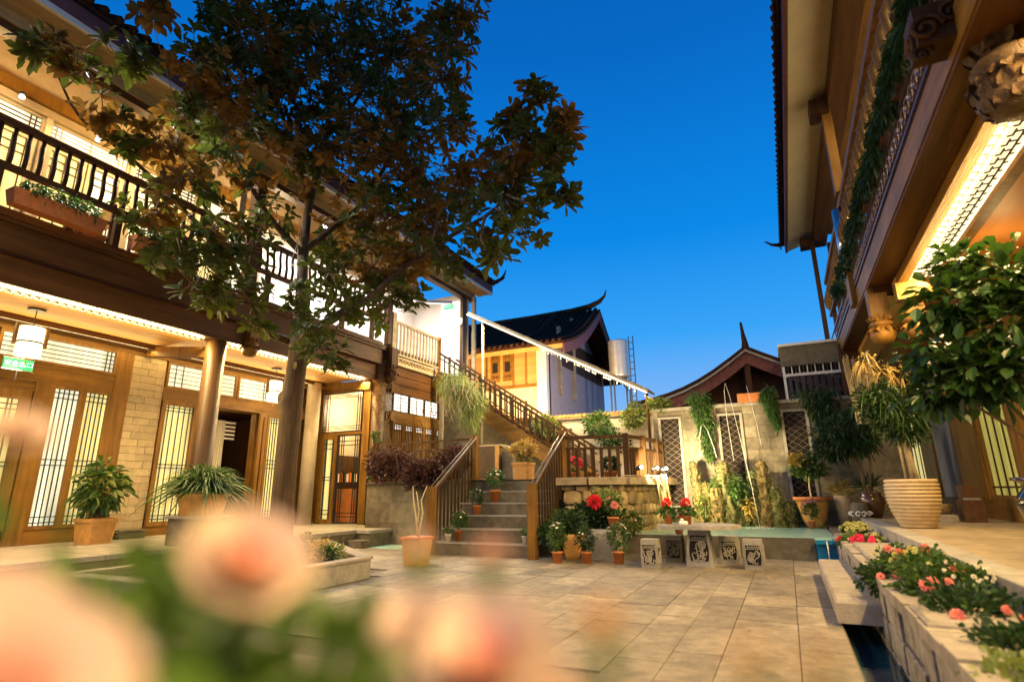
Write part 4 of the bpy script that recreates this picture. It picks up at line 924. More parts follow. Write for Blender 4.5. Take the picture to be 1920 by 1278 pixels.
# ================================================================== table and stools
def carved(P, name, m, x, y, w0, w1, z0, z1, dark=False, seed=0, tall=False):
    """block with raised carving over flat dark panels on three faces"""
    b = MB(); b.add([(x+sx*w/2, y+sy*w/2, z) for w, z in ((w0, z0), (w1, z1)) for sx, sy in ((-1, -1), (1, -1), (1, 1), (-1, 1))],
                    [(3, 2, 1, 0), (4, 5, 6, 7), (0, 1, 5, 4), (1, 2, 6, 5), (2, 3, 7, 6), (3, 0, 4, 7)])
    o = b.build(name, m, P)
    H_ = z1-z0; R_ = random.Random(seed)
    def wat(z): return w0+(w1-w0)*(z-z0)/H_
    za, zb = z0+H_*.13, z0+H_*.83
    for sx, sy in ((0, -1), (1, 0), (-1, 0)):
        def Q(u, v, d):
            z = za+(zb-za)*v; w = wat(z)/2; return (x+(u*w if sy else sx*(w+d)), y+(sy*(w+d) if sy else u*w), z)
        pn = MB(); pts = [(-.70, .02), (.70, .02), (.82, .3), (.85, .55), (.78, .80), (.80, 1.0), (-.80, 1.0), (-.78, .80), (-.85, .55), (-.82, .3)]
        pn.add([Q(u, v, .002) for u, v in pts], [tuple(range(len(pts)))]); pn.build('dark_carving_panel', ink, o)  # flat near-black panel laid on the stone face
        c = MB()
        c.tube([Q(u, v, .004) for u, v in pts+pts[:1]], .007, 4)
        c.tube([Q(u, .80, .006) for u in (-.75, 0, .75)], .006, 4)
        for k in range(6): c.tube([Q(-.6+k*.24, .85, .006), Q(-.52+k*.24, .95, .006), Q(-.44+k*.24, .85, .006)], .008, 4)
        for k in range(15):
            cu, cv = R_.uniform(-.55, .55), R_.uniform(.12, .70); r = R_.uniform(.09, .24); t0 = R_.uniform(0, 6)
            c.tube([Q(max(-.75, min(.75, cu+r*1.3*math.cos(t0+i*.7)*(1-i*.08))), max(.05, min(.77, cv+r*math.sin(t0+i*.7)*(1-i*.08))), .007) for i in range(8)], .0085, 4)
        c.build('carving', stone_c if not dark else stone_g, o)
    return o
TB = thing('stone_table', 'round edged stone garden table on a carved tapering pedestal', 'table', (-1.41, 9.95, 0))
pts = [(-2.03, 9.75), (-1.9, 9.5), (-1.3, 9.42), (-.85, 9.6), (-.74, 9.9), (-.95, 10.3), (-1.5, 10.45), (-1.95, 10.25)]
b = MB(); b.prism(pts, .575, .635); b.build('tabletop', stone_c, TB)
carved(TB, 'pedestal', stone_c, -1.40, 9.95, .42, .30, 0, .575, seed=3)
sts = [(-2.09, 9.42, .26, 'pale carved stone stool standing alone, nearest the flowerpots', stone_c, False), (-1.88, 10.35, .28, 'dark weathered carved stool under the left edge of the stone table', stone_g, True),
       (-1.0, 10.45, .29, 'pale carved stool standing behind the table beside its pedestal', stone_c, False), (-.60, 9.84, .28, 'pale carved stool at the right front of the table', stone_c, False)]
for i, (x, y, w, lb, m, dk) in enumerate(sts):
    t = thing('stone_stool', lb, 'stool', (x, y, 0), 'carved stools round the stone table')
    carved(t, 'seat_block', m, x, y, w, w*.97, 0, .43, dk, 10+i)
# ================================================================== plants and pots
def petalflower(m, n=12, r=.5, layers=2, tilt=.4, w=.22, centre=None):
    b = MB()
    for l in range(layers):
        for k in range(n):
            t = 2*PI*(k+.5*l)/n; d = (math.cos(t), math.sin(t), tilt+l*.5)
            b.leaf((0, 0, 0), d, (0, 0, 1), r*(1-.2*l), w, .15, .05)
    return b
daisy = petalflower(f_white, 9, .5, 1, .12, .26); daisy_m = mesh_of(daisy, 'daisy_head', f_white)
def puff(n, r, w, seed):
    b = MB(); R_ = random.Random(seed)
    for i in range(n):
        z = 1-1.5*(i+.5)/n; t = i*2.4; q = math.sqrt(max(0, 1-z*z)); d = Vector((q*math.cos(t), q*math.sin(t), z)); b.leaf(d*r*.25, d, (0, 0, 1) if abs(d.z) < .8 else (1, 0, 0), r*.8, w, .1, .25)
    return b
puffs = {m.name: mesh_of(puff(34, .5, .22, 3), 'flower_head', m) for m in (f_red, f_pink, f_coral, f_lpink, f_lime, f_white, f_cream)}
def bush(P, c, r, n, L, w, m, name='foliage', shell=.35, droop=.2, zlo=-1., up=.3, blade=False, seed=0):
    """a crown of separate leaves in an uneven ellipsoid"""
    b = MB(); c = Vector(c); r = Vector(r if isinstance(r, (tuple, list)) else (r, r, r)); k = 0; off = Vector((seed*3.1, seed*1.7, 0))
    while k < n:
        d = rdir()
        if d.z < zlo: continue
        nz = .72+.55*noise.noise(d*2.2+off+c)
        q = shell+(1-shell)*rnd.random()**.5; p = c+Vector((d.x*r.x, d.y*r.y, d.z*r.z))*q*nz
        dd = (d+rdir()*.8+Vector((0, 0, up))).normalized()
        if blade: b.blade(p, dd, rdir(), L*rv(.6, 1.2), w, droop)
        else: b.leaf(p, dd, rdir(), L*rv(.6, 1.25), w*rv(.7, 1.2), droop)
        k += 1
    return b.build(name, m, P, stuff=True)
def heads(P, mesh, c, r, n, s, name='flower', up=.5, zlo=.0, fac=.9):
    c = Vector(c); r = Vector(r if isinstance(r, (tuple, list)) else (r, r, r))
    for i in range(n):
        d = rdir()
        while d.z < zlo: d = rdir()
        p = c+Vector((d.x*r.x, d.y*r.y, d.z*r.z))*fac; q = (d+Vector((0, 0, up))).to_track_quat('Z', 'Y').to_euler()
        inst(mesh, name, P, p, q, s*rv(.65, 1.05))
def pot(P, x, y, z, r, h, m, rim=True, n=18, taper=.72, name='pot', sq=None):
    b = MB(); R0 = r*taper
    prof = [(R0, z), (r*.97, z+h*.86)]
    if rim: prof += [(r*1.05, z+h*.86), (r*1.05, z+h)]
    else: prof += [(r, z+h)]
    prof += [(r*.88, z+h), (r*.85, z+h*.9)]
    b.lathe(prof, x, y, n, sq); o = b.build(name, m, P, smooth=not sq); 
    s_ = MB(); s_.lathe([(.01, z+h*.9), (r*.86, z+h*.9), (r*.86, z+h*.93)], x, y, n, sq); s_.build('soil', soil, P)
    return o
def potted(label, x, y, z, r, h, pm, fr, fz, n, L, w, lm, flowers=(), stems=0, blade=False, group=None, droop=.2, name='potted_plant', cat='potted plant'):
    t = thing(name, label, cat, (x, y, z), group)
    pot(t, x, y, z, r, h, pm)
    c = (x, y, z+h+fz)
    bush(t, c, fr, n, L, w, lm, blade=blade, droop=droop, seed=int(x*10) % 17)
    if stems:
        b = MB()
        for i in range(stems): b.tube([(x+rv(-.03, .03), y+rv(-.03, .03), z+h*.9), (x+rv(-.06, .06), y+rv(-.06, .06), z+h+fz)], .012, 4)
        b.build('stems', twig, t, stuff=True)
    for mesh, k, s, zlo in flowers: heads(t, mesh, c, fr, k, s, zlo=zlo)
    return t
P_ = puffs
GF = 'white daisies in small terracotta pots'
potted('white daisies in the terracotta pot nearest the steps, at the foot of the rubble wall', -3.68, 9.42, 0, .095, .19, terra, (.19, .19, .27), .24, 420, .09, .022, g_mid, ((daisy_m, 16, .055, .6),), group=GF)
potted('sparse white daisies in the middle one of three terracotta pots on the paving', -3.22, 9.58, 0, .10, .19, terra, (.18, .18, .24), .22, 380, .085, .022, g_dark, ((daisy_m, 14, .05, .2),), group=GF)
potted('bushy daisies in the terracotta pot nearest the pool wall', -2.70, 9.72, 0, .10, .20, terra, (.21, .2, .25), .24, 460, .085, .02, g_mid, ((daisy_m, 10, .055, .5),), group=GF)
potted('daisies in a small terracotta pot on the second step', -6.12, 10.08+.18, .239, .09, .2, terra, (.20, .18, .2), .2, 380, .085, .022, g_mid, ((daisy_m, 10, .05, .3),), group='flowerpots standing on the stone steps')
potted('dark leaved daisies in a small pot on the third step', -6.0, 10.75, .717, .085, .19, terra, (.16, .16, .18), .18, 300, .085, .024, g_dark, ((daisy_m, 6, .05, .3),), group='flowerpots standing on the stone steps')
potted('large white flowered daisy bush in a terracotta pot on the fifth step', -5.82, 11.25, .956, .11, .26, terra, (.24, .22, .22), .26, 520, .09, .022, g_mid, ((daisy_m, 16, .055, .3),), group='flowerpots standing on the stone steps')
potted('tiny grassy plant in a white pot at the left end of the lowest step', -6.22, 9.98, .239, .065, .14, white_pot, (.12, .12, .08), .07, 260, .06, .012, g_mid, blade=True, group='white pots on the lowest step')
potted('tiny grassy plant in a white pot beside the right newel of the lowest step', -4.53, 9.98, .239, .065, .14, white_pot, (.12, .12, .08), .07, 260, .06, .012, g_mid, blade=True, group='white pots on the lowest step')
for (x, y, z, lb, fm2) in ((-1.86, 9.85, .635, 'red flower in a terracotta pot on the left end of the stone table', f_red), (-1.56, 9.9, .635, 'tall red flower with dark leaves in a terracotta pot on the middle of the table', f_red)):
    t = thing('table_flowerpot', lb, 'potted plant', (x, y, z), 'flowerpots on the stone table')
    pot(t, x, y, z-(.0), .075, .13, terra); bush(t, (x, y, z+.20), (.15, .15, .08), 120, .09, .05, g_mid if z else g_mid); inst(P_[f_red.name], 'flower', t, (x, y, z+.34), (0, .2, 0), .20); inst(P_[f_red.name], 'flower', t, (x-.04, y+.04, z+.28), (0, -.4, 0), .15)
b = MB(); b.lathe([(.05, .635), (.075, .66), (.06, .70), (.03, .70)], -1.58, 9.62, 12); b.lathe([(.02, .70), (.03, .72), (.01, .74)], -1.60, 9.62, 8); tag(b.build('white_dish', white_pot, smooth=True), 'small white patterned dish on the front of the stone table', 'dish')
potted('small terracotta pot with red bloom on the pool rim behind the table', -1.95, 11.32, .36, .085, .15, terra, (.13, .1, .1), .1, 120, .08, .03, g_light, ((P_[f_red.name], 2, .14, .3),))
# urn, block and shrubs at the foot of the rubble wall
t = thing('ochre_urn', 'tapering ochre clay urn behind the first daisy pot', 'urn', (-3.62, 10.0, 0)); b = MB(); b.lathe([(.11, 0), (.14, .1), (.21, .35), (.22, .42), (.19, .44), (.17, .41)], -3.62, 10.0, 18); b.build('body', terra_y, t, smooth=True); bush(t, (-3.62, 10.0, .62), (.30, .25, .25), 420, .13, .05, g_dark)
b = MB(); b.bbox(-3.42, -2.85, 10.1, 10.6, 0, .50, .05); tag(b.build('stone_block', stone_c), 'rough pale stone block between two daisy pots carrying a red flowerpot', 'stone block')
potted('red flowering plant in a terracotta pot on the rough stone block', -2.92, 10.3, .50, .10, .22, terra, (.14, .14, .18), .2, 120, .1, .05, g_mid, ((P_[f_coral.name], 3, .16, -.2),))
t = thing('shrub', 'dark leafy shrub with one large red bloom against the rubble wall', 'shrub', (-3.4, 10.75, 0)); bush(t, (-3.35, 10.7, .72), (.55, .35, .30), 900, .12, .06, g_dark, seed=2); bush(t, (-3.2, 10.85, 1.0), (.35, .25, .25), 300, .10, .05, g_light, name='light_foliage'); b = MB(); [b.tube([(-3.4, 10.8, 0), (-3.4+rv(-.3, .3), 10.75, .7)], .015, 4) for _ in range(6)]; b.build('stems', twig, t, stuff=True)
inst(P_[f_red.name], 'flower', t, (-3.30, 10.4, .98), (-.9, 0, 0), .30)
t = thing('grass_clump', 'tall arching grassy plant beside the right newel post', 'grass plant', (-3.95, 10.3, 0)); bush(t, (-3.95, 10.4, .45), (.28, .25, .35), 320, .42, .022, g_mid, blade=True, droop=.5, up=1.2, shell=.1)
t = thing('broad_leaf_plant', 'round leaved plant spreading at the base of the newel post', 'plant', (-3.98, 9.9, 0)); bush(t, (-3.98, 9.95, .42), (.30, .25, .2), 200, .12, .10, g_dark)
t = thing('creeper', 'pale green creeper with tiny flowers at the foot of the rubble wall by the pool', 'creeper', (-2.75, 10.9, .36)); bush(t, (-2.75, 11.05, .62), (.3, .16, .28), 500, .07, .04, g_light); heads(t, daisy_m, (-2.75, 11.05, .62), (.3, .16, .28), 16, .035)
# terrace plants
t = thing('deck_flowerpot', 'square ochre pot of pale fluffy blooms on the terrace at the top of the steps', 'potted plant', (-5.88, 12.6, ZT))
pot(t, -5.6, 12.3, ZT, .23, .40, terra_y, sq=.85, n=24, taper=.85); bush(t, (-5.62, 12.3, 2.15), (.38, .25, .22), 420, .13, .06, g_straw, name='dry_blooms'); bush(t, (-5.62, 12.3, 1.95), (.22, .2, .2), 160, .1, .04, g_light); b = MB(); [b.tube([(-5.6, 12.3, 1.8), (-5.6+rv(-.2, .2), 12.3, 2.15)], .012, 4) for _ in range(6)]; b.build('stems', pale_twig, t, stuff=True)
potted('magenta flower heap in a low pot behind the terrace railing', -4.30, 12.2, ZT, .14, .14, terra, (.2, .2, .2), .16, 120, .08, .04, g_dark, ((P_[f_pink.name], 26, .09, -.2),))
potted('dark green plant in a pot behind the middle of the terrace railing', -3.55, 12.5, ZT, .16, .16, terra, (.25, .2, .2), .16, 320, .1, .05, g_dark)
potted('pink orchid arching over a pot near the floodlights', -3.05, 13.3, ZT, .12, .14, terra, (.18, .18, .15), .14, 160, .12, .04, g_dark, ((P_[f_pink.name], 7, .09, .6),))
t = thing('purple_hedge', 'dense purple leaved shrub mass on the terrace edge above the stone panel wall', 'hedge', (-8, 11.4, 1.4))
for i in range(7): bush(t, (-9.0+i*.36, 11.25+rv(-.1, .1), 1.75+.16*math.sin(i*1.1+.8)), (.46, .30, .40+rv(0, .1)), 900, .085, .05, g_purp, seed=i)
b = MB()
for i in range(50):
    a = Vector((rv(-9.2, -6.7), 11.2+rv(-.2, .2), rv(1.5, 2.1))); d = rdir(); d.z = abs(d.z); b.tube([a, a+d*.25, a+d*.45+Vector((0, 0, .05))], [.006, .005, .003], 3)
b.build('twigs', twig, t, stuff=True)
t = thing('weeping_shrub', 'pale weeping shrub spilling over the railing at the top of the outer staircase', 'shrub', (-8.2, 14, 3))
for i in range(5): bush(t, (-8.75+i*.18, 14.1, 4.35-.16*i), (.62, .5, .65), 700, .15, .028, g_light, blade=True, droop=1.2, seed=i)
bush(t, (-8.0, 13.9, 3.3), (.45, .35, .55), 500, .15, .03, g_light, name='lower_foliage', blade=True, droop=1.2)
b = MB()
for i in range(50): a = Vector((rv(-8.9, -7.8), 13.9, rv(3.6, 4.4))); b.tube([a, a+Vector((rv(-.3, .3), -.1, .1)), a+Vector((rv(-.4, .4), -.15, -.5))], .007, 3)
b.build('twigs', pale_twig, t, stuff=True)
for (x, y, z, r, m, lb) in ((-6.45, 15.9, 3.1, (.55, .4, .42), g_light, 'round bright green shrub on the plaster wall above the outer stairs'), (-4.85, 15.9, 3.05, (.5, .35, .5), g_mid, 'broad leaved green shrub hanging over the middle of the plaster wall'),
                            (-3.75, 15.9, 3.25, (.42, .35, .45), g_light, 'pale yellow green shrub on the plaster wall next to the canopy post'), (-2.75, 14.7, 3.3, (.35, .3, .2), g_light, 'small shrub at the left top of the stone block wall')):
    t = thing('wall_shrub', lb, 'shrub', (x, y, z-r[2]), 'shrubs growing on top of the garden walls'); bush(t, (x, y, z), r, 900, .10, .05, m, seed=int(-x*3), shell=.5)
t = thing('wall_shrub', 'dark trailing shrub below the broad leaved one on the plaster wall', 'shrub', (-4.3, 15.9, 2.6)); bush(t, (-4.45, 15.8, 2.62), (.45, .3, .3), 500, .12, .05, g_dark)
for (x, ztop, zlow, wdt, lb, m) in ((-1.72, 3.42, 2.0, .38, 'thick green creeper hanging down between two lattice openings', g_mid), (-.18, 3.40, 2.65, .20, 'thin strand of creeper hanging from the wall top beside the brick trough', g_mid), (.85, 3.3, 2.35, .55, 'dark feathery creeper hanging over the right end of the wall', g_dark)):
    t = thing('hanging_creeper', lb, 'creeper', (x, 14.45, zlow), 'creepers hanging on the stone wall')
    k = 9
    for i in range(k):
        f = i/(k-1); bush(t, (x+rv(-.05, .05)+f*.12, 14.42, ztop-(ztop-zlow)*f), (wdt*(1-f*.72), .16, .20), int(300*(1-f*.6)), .085, .03, m, seed=i, droop=.8, up=-.4)
b = MB(); b.bbox(-.85, -.30, 14.5, 14.8, 3.2, 3.42, .01); tag(b.build('brick_trough', terra), 'terracotta brick planter trough on top of the stone wall', 'planter')
# rocks of the fountain
def rock(label, x, y, h, w, seed, m, n=26):
    t = thing('standing_rock', label, 'rock', (x, y, .36), 'standing rocks in the fountain pool')
    w *= .78; b = MB(); R_ = random.Random(seed); vs = []; K = 34; of = Vector((seed, seed*2.3, 0))
    for i in range(K):
        f = i/(K-1); r0 = w*(1-.30*f)*(math.sqrt(max(0, 1-max(0, (f-.88)/.12)**2)) if f > .88 else 1)*1.15
        cx = .1*math.sin(f*3+seed)*w*2
        for j in range(n):
            t_ = 2*PI*j/n; d = Vector((math.cos(t_), math.sin(t_), f*3))
            r = r0*(1+.35*noise.noise(d*1.6+of)+.40*noise.noise(Vector((d.x*2.6, d.y*2.6, d.z*1.6))+of)+.38*noise.noise(Vector((d.x*6, d.y*6, d.z*4))+of)); vs.append((x+cx+r*math.cos(t_), y+r*.7*math.sin(t_), .30+h*f))
    b.add(vs, [(i*n+j, i*n+(j+1) % n, (i+1)*n+(j+1) % n, (i+1)*n+j) for i in range(K-1) for j in range(n)]+[tuple(range((K-1)*n, K*n))])
    b.build('rock', m, t, smooth=True)
    mb_ = MB()
    for i in range(420):
        v = Vector(rnd.choice(vs)); mb_.leaf(v+rdir()*.015, (v-Vector((x, y+.15, v.z))).normalized()+Vector((0, 0, .4)), rdir(), .06, .035, .5)
    mb_.build('moss', g_mid if seed % 2 else g_light, t, stuff=True)
rock('slim pale lit rock nearest the curved rubble wall', -1.95, 14.15, 1.55, .13, 1, goldrock); rock('short ochre rock between slim rock and the tall mossy one', -1.72, 14.2, 1.05, .16, 2, goldrock)
rock('tallest mossy rock in the middle of the fountain', -1.28, 14.0, 1.52, .22, 3, moss_r); rock('rounded sandy rock left of the tallest mossy rock', -1.50, 13.9, .95, .17, 4, goldrock); rock('broad dark mossy rock right of the tallest one', -1.05, 14.1, .95, .2, 5, moss_r)
rock('tall mossy pinnacle right of the falling water', -.50, 14.0, 1.50, .17, 6, goldrock); rock('mossy rock leaning behind the pinnacle', -.68, 14.15, 1.3, .17, 7, moss_r); rock('low golden rock beside the pinnacle', -.25, 13.95, .95, .15, 8, moss_r)
rock('short golden rock nearest the round terracotta planter', -.02, 14.0, .60, .15, 9, goldrock)
for (x, y, z, r, m, n_, L, lb) in ((-1.70, 13.95, .85, (.34, .15, .42), g_light, 520, .08, 'pale leafy plant lit at the foot of the slim rock'), (-1.45, 14.0, 1.30, (.20, .14, .22), g_mid, 260, .10, 'dark green plant growing on the ochre rock'), (-1.05, 13.85, 1.25, (.26, .14, .35), g_mid, 420, .09, 'green fern growing on the tallest mossy rock'), (-.82, 13.9, .8, (.10, .1, .32), g_yel, 120, .11, 'orange leaved plant beside the falling water')):
    t = thing('fountain_plant', lb, 'plant', (x, y, z-r[2])); bush(t, (x, y, z), r, n_, L, L*.4, m, droop=.6)
for pts, lb in (([(-1.05, 14.0, 1.8), (-1.10, 14.0, 2.8), (-1.09, 14.0, 3.45), (-1.05, 13.97, 3.62), (-.98, 13.9, 3.3), (-.85, 13.85, 2.3), (-.72, 13.8, 1.2), (-.66, 13.75, .4)], 'tall arching fountain jet rising above the wall and falling beside the pinnacle'),
                ([(-.60, 14.2, 3.55), (-.55, 14.1, 3.2), (-.47, 14.0, 2.6), (-.43, 14.0, 2.1)], 'straight water jet falling from the brick trough'),
                ([(-1.78, 14.0, 1.95), (-1.76, 14.0, 2.35), (-1.70, 14.0, 2.62), (-1.64, 14.0, 2.68), (-1.55, 14.0, 2.5), (-1.45, 14.0, 2.1), (-1.42, 14.0, 1.9)], 'small arching jet in front of the hanging creeper')):
    b = MB(); b.tube(pts, .0055, 5); tag(b.build('fountain_jet', jetw, smooth=True), lb, 'water jet', 'fountain jets')
b = MB()
for i in range(60): t = rv(0, 6.28); r = rv(0, .3); b.tube([(-.6+r*math.cos(t), 13.5+r*math.sin(t)*.6, .365), (-.6+r*1.1*math.cos(t), 13.5+r*1.1*math.sin(t)*.6, .365+rv(.01, .07)*(1-r*2.5))], .006, 3)
o = b.build('splash', jetw); tag(o, 'white splash where the jet meets the pool', 'splash')
# big planter and pots by the wall
t = thing('terracotta_planter', 'wide round terracotta planter with a small leafy tree by the right lattice opening', 'potted tree', (.42, 14.0, .38))
b = MB(); b.lathe([(.16, .38), (.24, .55), (.31, .85), (.335, .93), (.37, .93), (.37, 1.0), (.32, 1.0), (.31, .94)], .43, 14.05, 28); b.build('pot', terra_y, t, smooth=True); b = MB(); b.lathe([(.375, .93), (.375, 1.0)], .43, 14.05, 28); b.build('rim', terra, t, smooth=True)
b = MB(); b.tube([(.43, 14.05, .9), (.42, 14.05, 1.2), (.45, 14.05, 1.45)], .018, 6); b.build('trunk', pale_twig, t)
bush(t, (.44, 14.05, 1.62), (.42, .3, .32), 620, .10, .05, g_mid); bush(t, (.25, 13.95, 1.78), (.25, .2, .16), 150, .10, .05, g_yel, name='lit_foliage')  # yellow leaf colour paints the lit part of the crown
potted('pink chrysanthemum in a tiny terracotta pot in front of the wide planter', .36, 13.6, .38, .07, .15, terra, (.19, .15, .2), .24, 260, .08, .025, g_mid, ((P_[f_lpink.name], 16, .08, .3),))
for (x, y, r, h, m, lb) in ((1.02, 14.2, .19, .42, tan_pot, 'tan ceramic pot with spiky plant at the end of the stone wall'), (1.47, 13.6, .24, .48, brown_g, 'brown glazed jar with a banded neck behind the striped pot')):
    t = thing('ceramic_pot', lb, 'potted plant', (x, y, .6)); b = MB(); b.lathe([(r*.6, .42 if x < 1.2 else .6), (r*.8, .7), (r, .6+h*.6), (r*.95, .6+h*.85), (r*.8, .6+h*.9), (r*.88, .6+h), (r*.75, .6+h)], x, y, 20); b.build('pot', m, t, smooth=True)
    bush(t, (x, y, .6+h+.12), (.2, .2, .16), 90, .3, .03, g_yel if x < 1.2 else g_dark, blade=True, droop=.3, up=1.)
t = thing('drum_stool', 'dark drum stool with white scroll pattern between the tan pot and the brown jar', 'stool', (1.22, 13.3, .6)); b = MB(); b.lathe([(.11, .45), (.15, .52), (.17, .68), (.15, .84), (.11, .9)], 1.22, 13.3, 18); b.build('body', stone_g, t, smooth=True)
g = MB()
for i in range(10): tt = i*.63; spiral(g, (1.22+.155*math.cos(tt), 13.3+.155*math.sin(tt)-.01, .68), .06, 'y', 1.2, 1, .012)
g.build('painted_pattern', white_pot, t, stuff=True)
t = thing('dark_potted_shrub', 'large dark feathery shrub in front of the right end of the stone wall', 'shrub', (1.0, 13.4, .9))
for (x, y, z, r) in ((1.05, 13.2, 2.30, .55), (1.35, 13.0, 2.1, .5), (.95, 13.4, 2.0, .45), (1.45, 12.9, 2.55, .4)): bush(t, (x, y, z), (r, r*.8, r*.62), 800, .16, .032, g_dark, seed=int(x*7), droop=.5)
b = MB(); b.tube([(1.42, 13.6, 1.0), (1.35, 13.4, 1.6), (1.2, 13.3, 2.1)], .025, 6); b.tube([(1.48, 13.6, 1.0), (1.55, 13.4, 1.7), (1.4, 13.2, 2.2)], .02, 6); b.build('stems', twig, t)
# striped pot with thin pale trunk
t = thing('striped_pot', 'big cream pot ringed with horizontal grooves holding a thin pale tree', 'potted tree', (1.68, 10.45, ZD))
prof = [(.20, ZD)]; H_ = .64
for k in range(12):
    f = (k+.5)/12; r = .21+.135*math.sin(min(1, f*1.15)*PI*.56); prof += [(r-.012, ZD+H_*(k/12)+.004), (r+.01, ZD+H_*(k/12)+.016), (r+.01, ZD+H_*((k+1)/12)-.012)]
prof += [(.315, ZD+H_), (.34, ZD+H_+.015), (.34, ZD+H_+.05), (.32, ZD+H_+.06), (.28, ZD+H_+.06), (.27, ZD+H_)]
b = MB(); b.lathe(prof, 1.68, 10.45, 36); b.build('pot', tan_pot, t, smooth=True); b = MB(); b.lathe([(.01, ZD+H_), (.28, ZD+H_+.01)], 1.68, 10.45, 20); b.build('soil', soil, t)
b = MB(); b.tube([(1.72, 10.45, 1.25), (1.70, 10.45, 1.9), (1.50, 10.4, 2.6), (1.40, 10.4, 3.3)], [.035, .03, .022, .01], 6); b.tube([(1.78, 10.45, 1.25), (1.74, 10.45, 1.7), (1.70, 10.45, 1.95)], [.03, .028, .02], 6); b.tube([(1.64, 10.45, 1.25), (1.62, 10.4, 1.9), (1.66, 10.4, 2.3)], [.022, .02, .012], 5); b.build('trunk', pale_twig, t, smooth=True)
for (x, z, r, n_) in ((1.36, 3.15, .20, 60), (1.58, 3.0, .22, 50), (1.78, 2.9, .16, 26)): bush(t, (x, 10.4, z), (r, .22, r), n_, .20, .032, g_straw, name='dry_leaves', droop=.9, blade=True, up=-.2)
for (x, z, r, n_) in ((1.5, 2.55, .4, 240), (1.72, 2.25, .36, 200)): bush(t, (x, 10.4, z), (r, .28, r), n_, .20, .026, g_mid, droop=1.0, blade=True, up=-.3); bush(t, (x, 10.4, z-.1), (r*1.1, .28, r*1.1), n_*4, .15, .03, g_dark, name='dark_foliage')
# bamboo screen behind
t = thing('straw_bundle', 'bundle of golden straw leaning on the corner column of the tea house', 'straw bundle', (1.62, 11.8, ZD)); b = MB()
for i in range(60): x = 1.45+rv(-.18, .25); b.tube([(x, 11.9+rv(-.1, .1), 2.3), (x-.05+rv(-.03, .03), 11.85, 3.3+rv(-.2, .3))], .01, 3)
b.build('stalks', pale_twig, t, stuff=True)
# black jar with broad-leaved tree
t = thing('black_jar', 'shiny black glazed jar with banded neck on the terrace holding a broad leaved tree', 'potted tree', (2.20, 6.75, ZD))
b = MB(); b.lathe([(.15, ZD), (.20, .68), (.30, .92), (.325, 1.02), (.33, 1.04), (.315, 1.05), (.325, 1.08), (.31, 1.10), (.26, 1.16), (.25, 1.20), (.27, 1.22), (.33, 1.24), (.33, 1.265), (.24, 1.27)], 2.19, 6.75, 32); b.build('jar', black_g, t, smooth=True)
tk = MB()
base = Vector((2.19, 6.75, 1.2)); ends = []
for (a, c, d) in (((2.15, 6.7, 1.6), (1.9, 6.6, 2.0), (1.45, 6.5, 2.35)), ((2.2, 6.7, 1.7), (2.1, 6.6, 2.3), (1.8, 6.5, 3.0)), ((2.25, 6.7, 1.7), (2.3, 6.7, 2.4), (2.2, 6.6, 3.2)), ((2.1, 6.6, 1.5), (1.8, 6.4, 1.75), (1.5, 6.2, 1.95)), ((2.25, 6.8, 1.6), (2.45, 6.8, 2.2), (2.6, 6.7, 2.8))):
    tk.tube([base, a, c, d], [.028, .024, .016, .008], 6); ends += [Vector(a), Vector(c), Vector(d)]
tk.build('branches', twig, t, smooth=True)
lf1 = MB(); n = 0; near = []
cl = [((1.45, 6.4, 2.45), .38), ((1.62, 6.3, 2.9), .40), ((1.95, 6.3, 2.6), .45), ((2.05, 6.3, 3.05), .42), ((1.35, 6.3, 2.05), .28), ((1.65, 6.2, 2.15), .36), ((2.3, 6.3, 2.9), .4), ((2.3, 6.2, 2.45), .4), ((1.9, 6.1, 2.15), .30), ((1.75, 6.4, 3.30), .22)]
for c, r in cl:
    for i in range(int(185*r/.38)):
        d = rdir(); p = Vector(c)+Vector((d.x*r, d.y*r*.8, d.z*r*.8))*rv(.3, 1.05)*(.8+.8*noise.noise(d*2+Vector(c)*3))
        near.append((p, (d+rdir()*.6+Vector((0, 0, -.1))).normalized(), rdir()*.6+Vector((0, 0, 1)), rv(.10, .19)))
near.sort(key=lambda q: (q[0]-Vector((0, 0, 1.2))).length)
for i, (p, d, u, L) in enumerate(near):
    if i < 280: bb = MB(); bb.leaf(p, d, u, L, L*.55, .25, .18); bb.build('leaf', g_cut, t)
    else: lf1.leaf(p, d, u, L, L*.55, .25, .18)
lf1.build('foliage', g_cut, t, stuff=True)
# cabinet and small ceramics by the wall
t = thing('lacquered_box', 'dark brown lacquered tall box against the tea house wall', 'box', (2.75, 12.3, ZD)); b = MB(); b.box(2.62, 2.92, 12.1, 12.5, ZD, .96); b.build('body', brown_g, t); b = MB(); b.box(2.66, 2.88, 12.15, 12.5, .965, 1.2); b.build('upper_box', brown_g, t); b = MB(); b.box(2.65, 2.89, 12.13, 12.16, .96, 1.0); b.build('trim', metal, t)
t = thing('small_planter', 'small round ceramic planter on a pale ledge beside the striped pot', 'planter', (2.35, 12.1, ZD)); b = MB(); b.bbox(2.05, 2.55, 12.2, 12.6, ZD, .72, .02); b.build('ledge', stone_w, t); b = MB(); b.lathe([(.07, .72), (.11, .78), (.12, .88), (.10, .9)], 2.40, 12.3, 14); b.build('pot', goldrock, t, smooth=True)
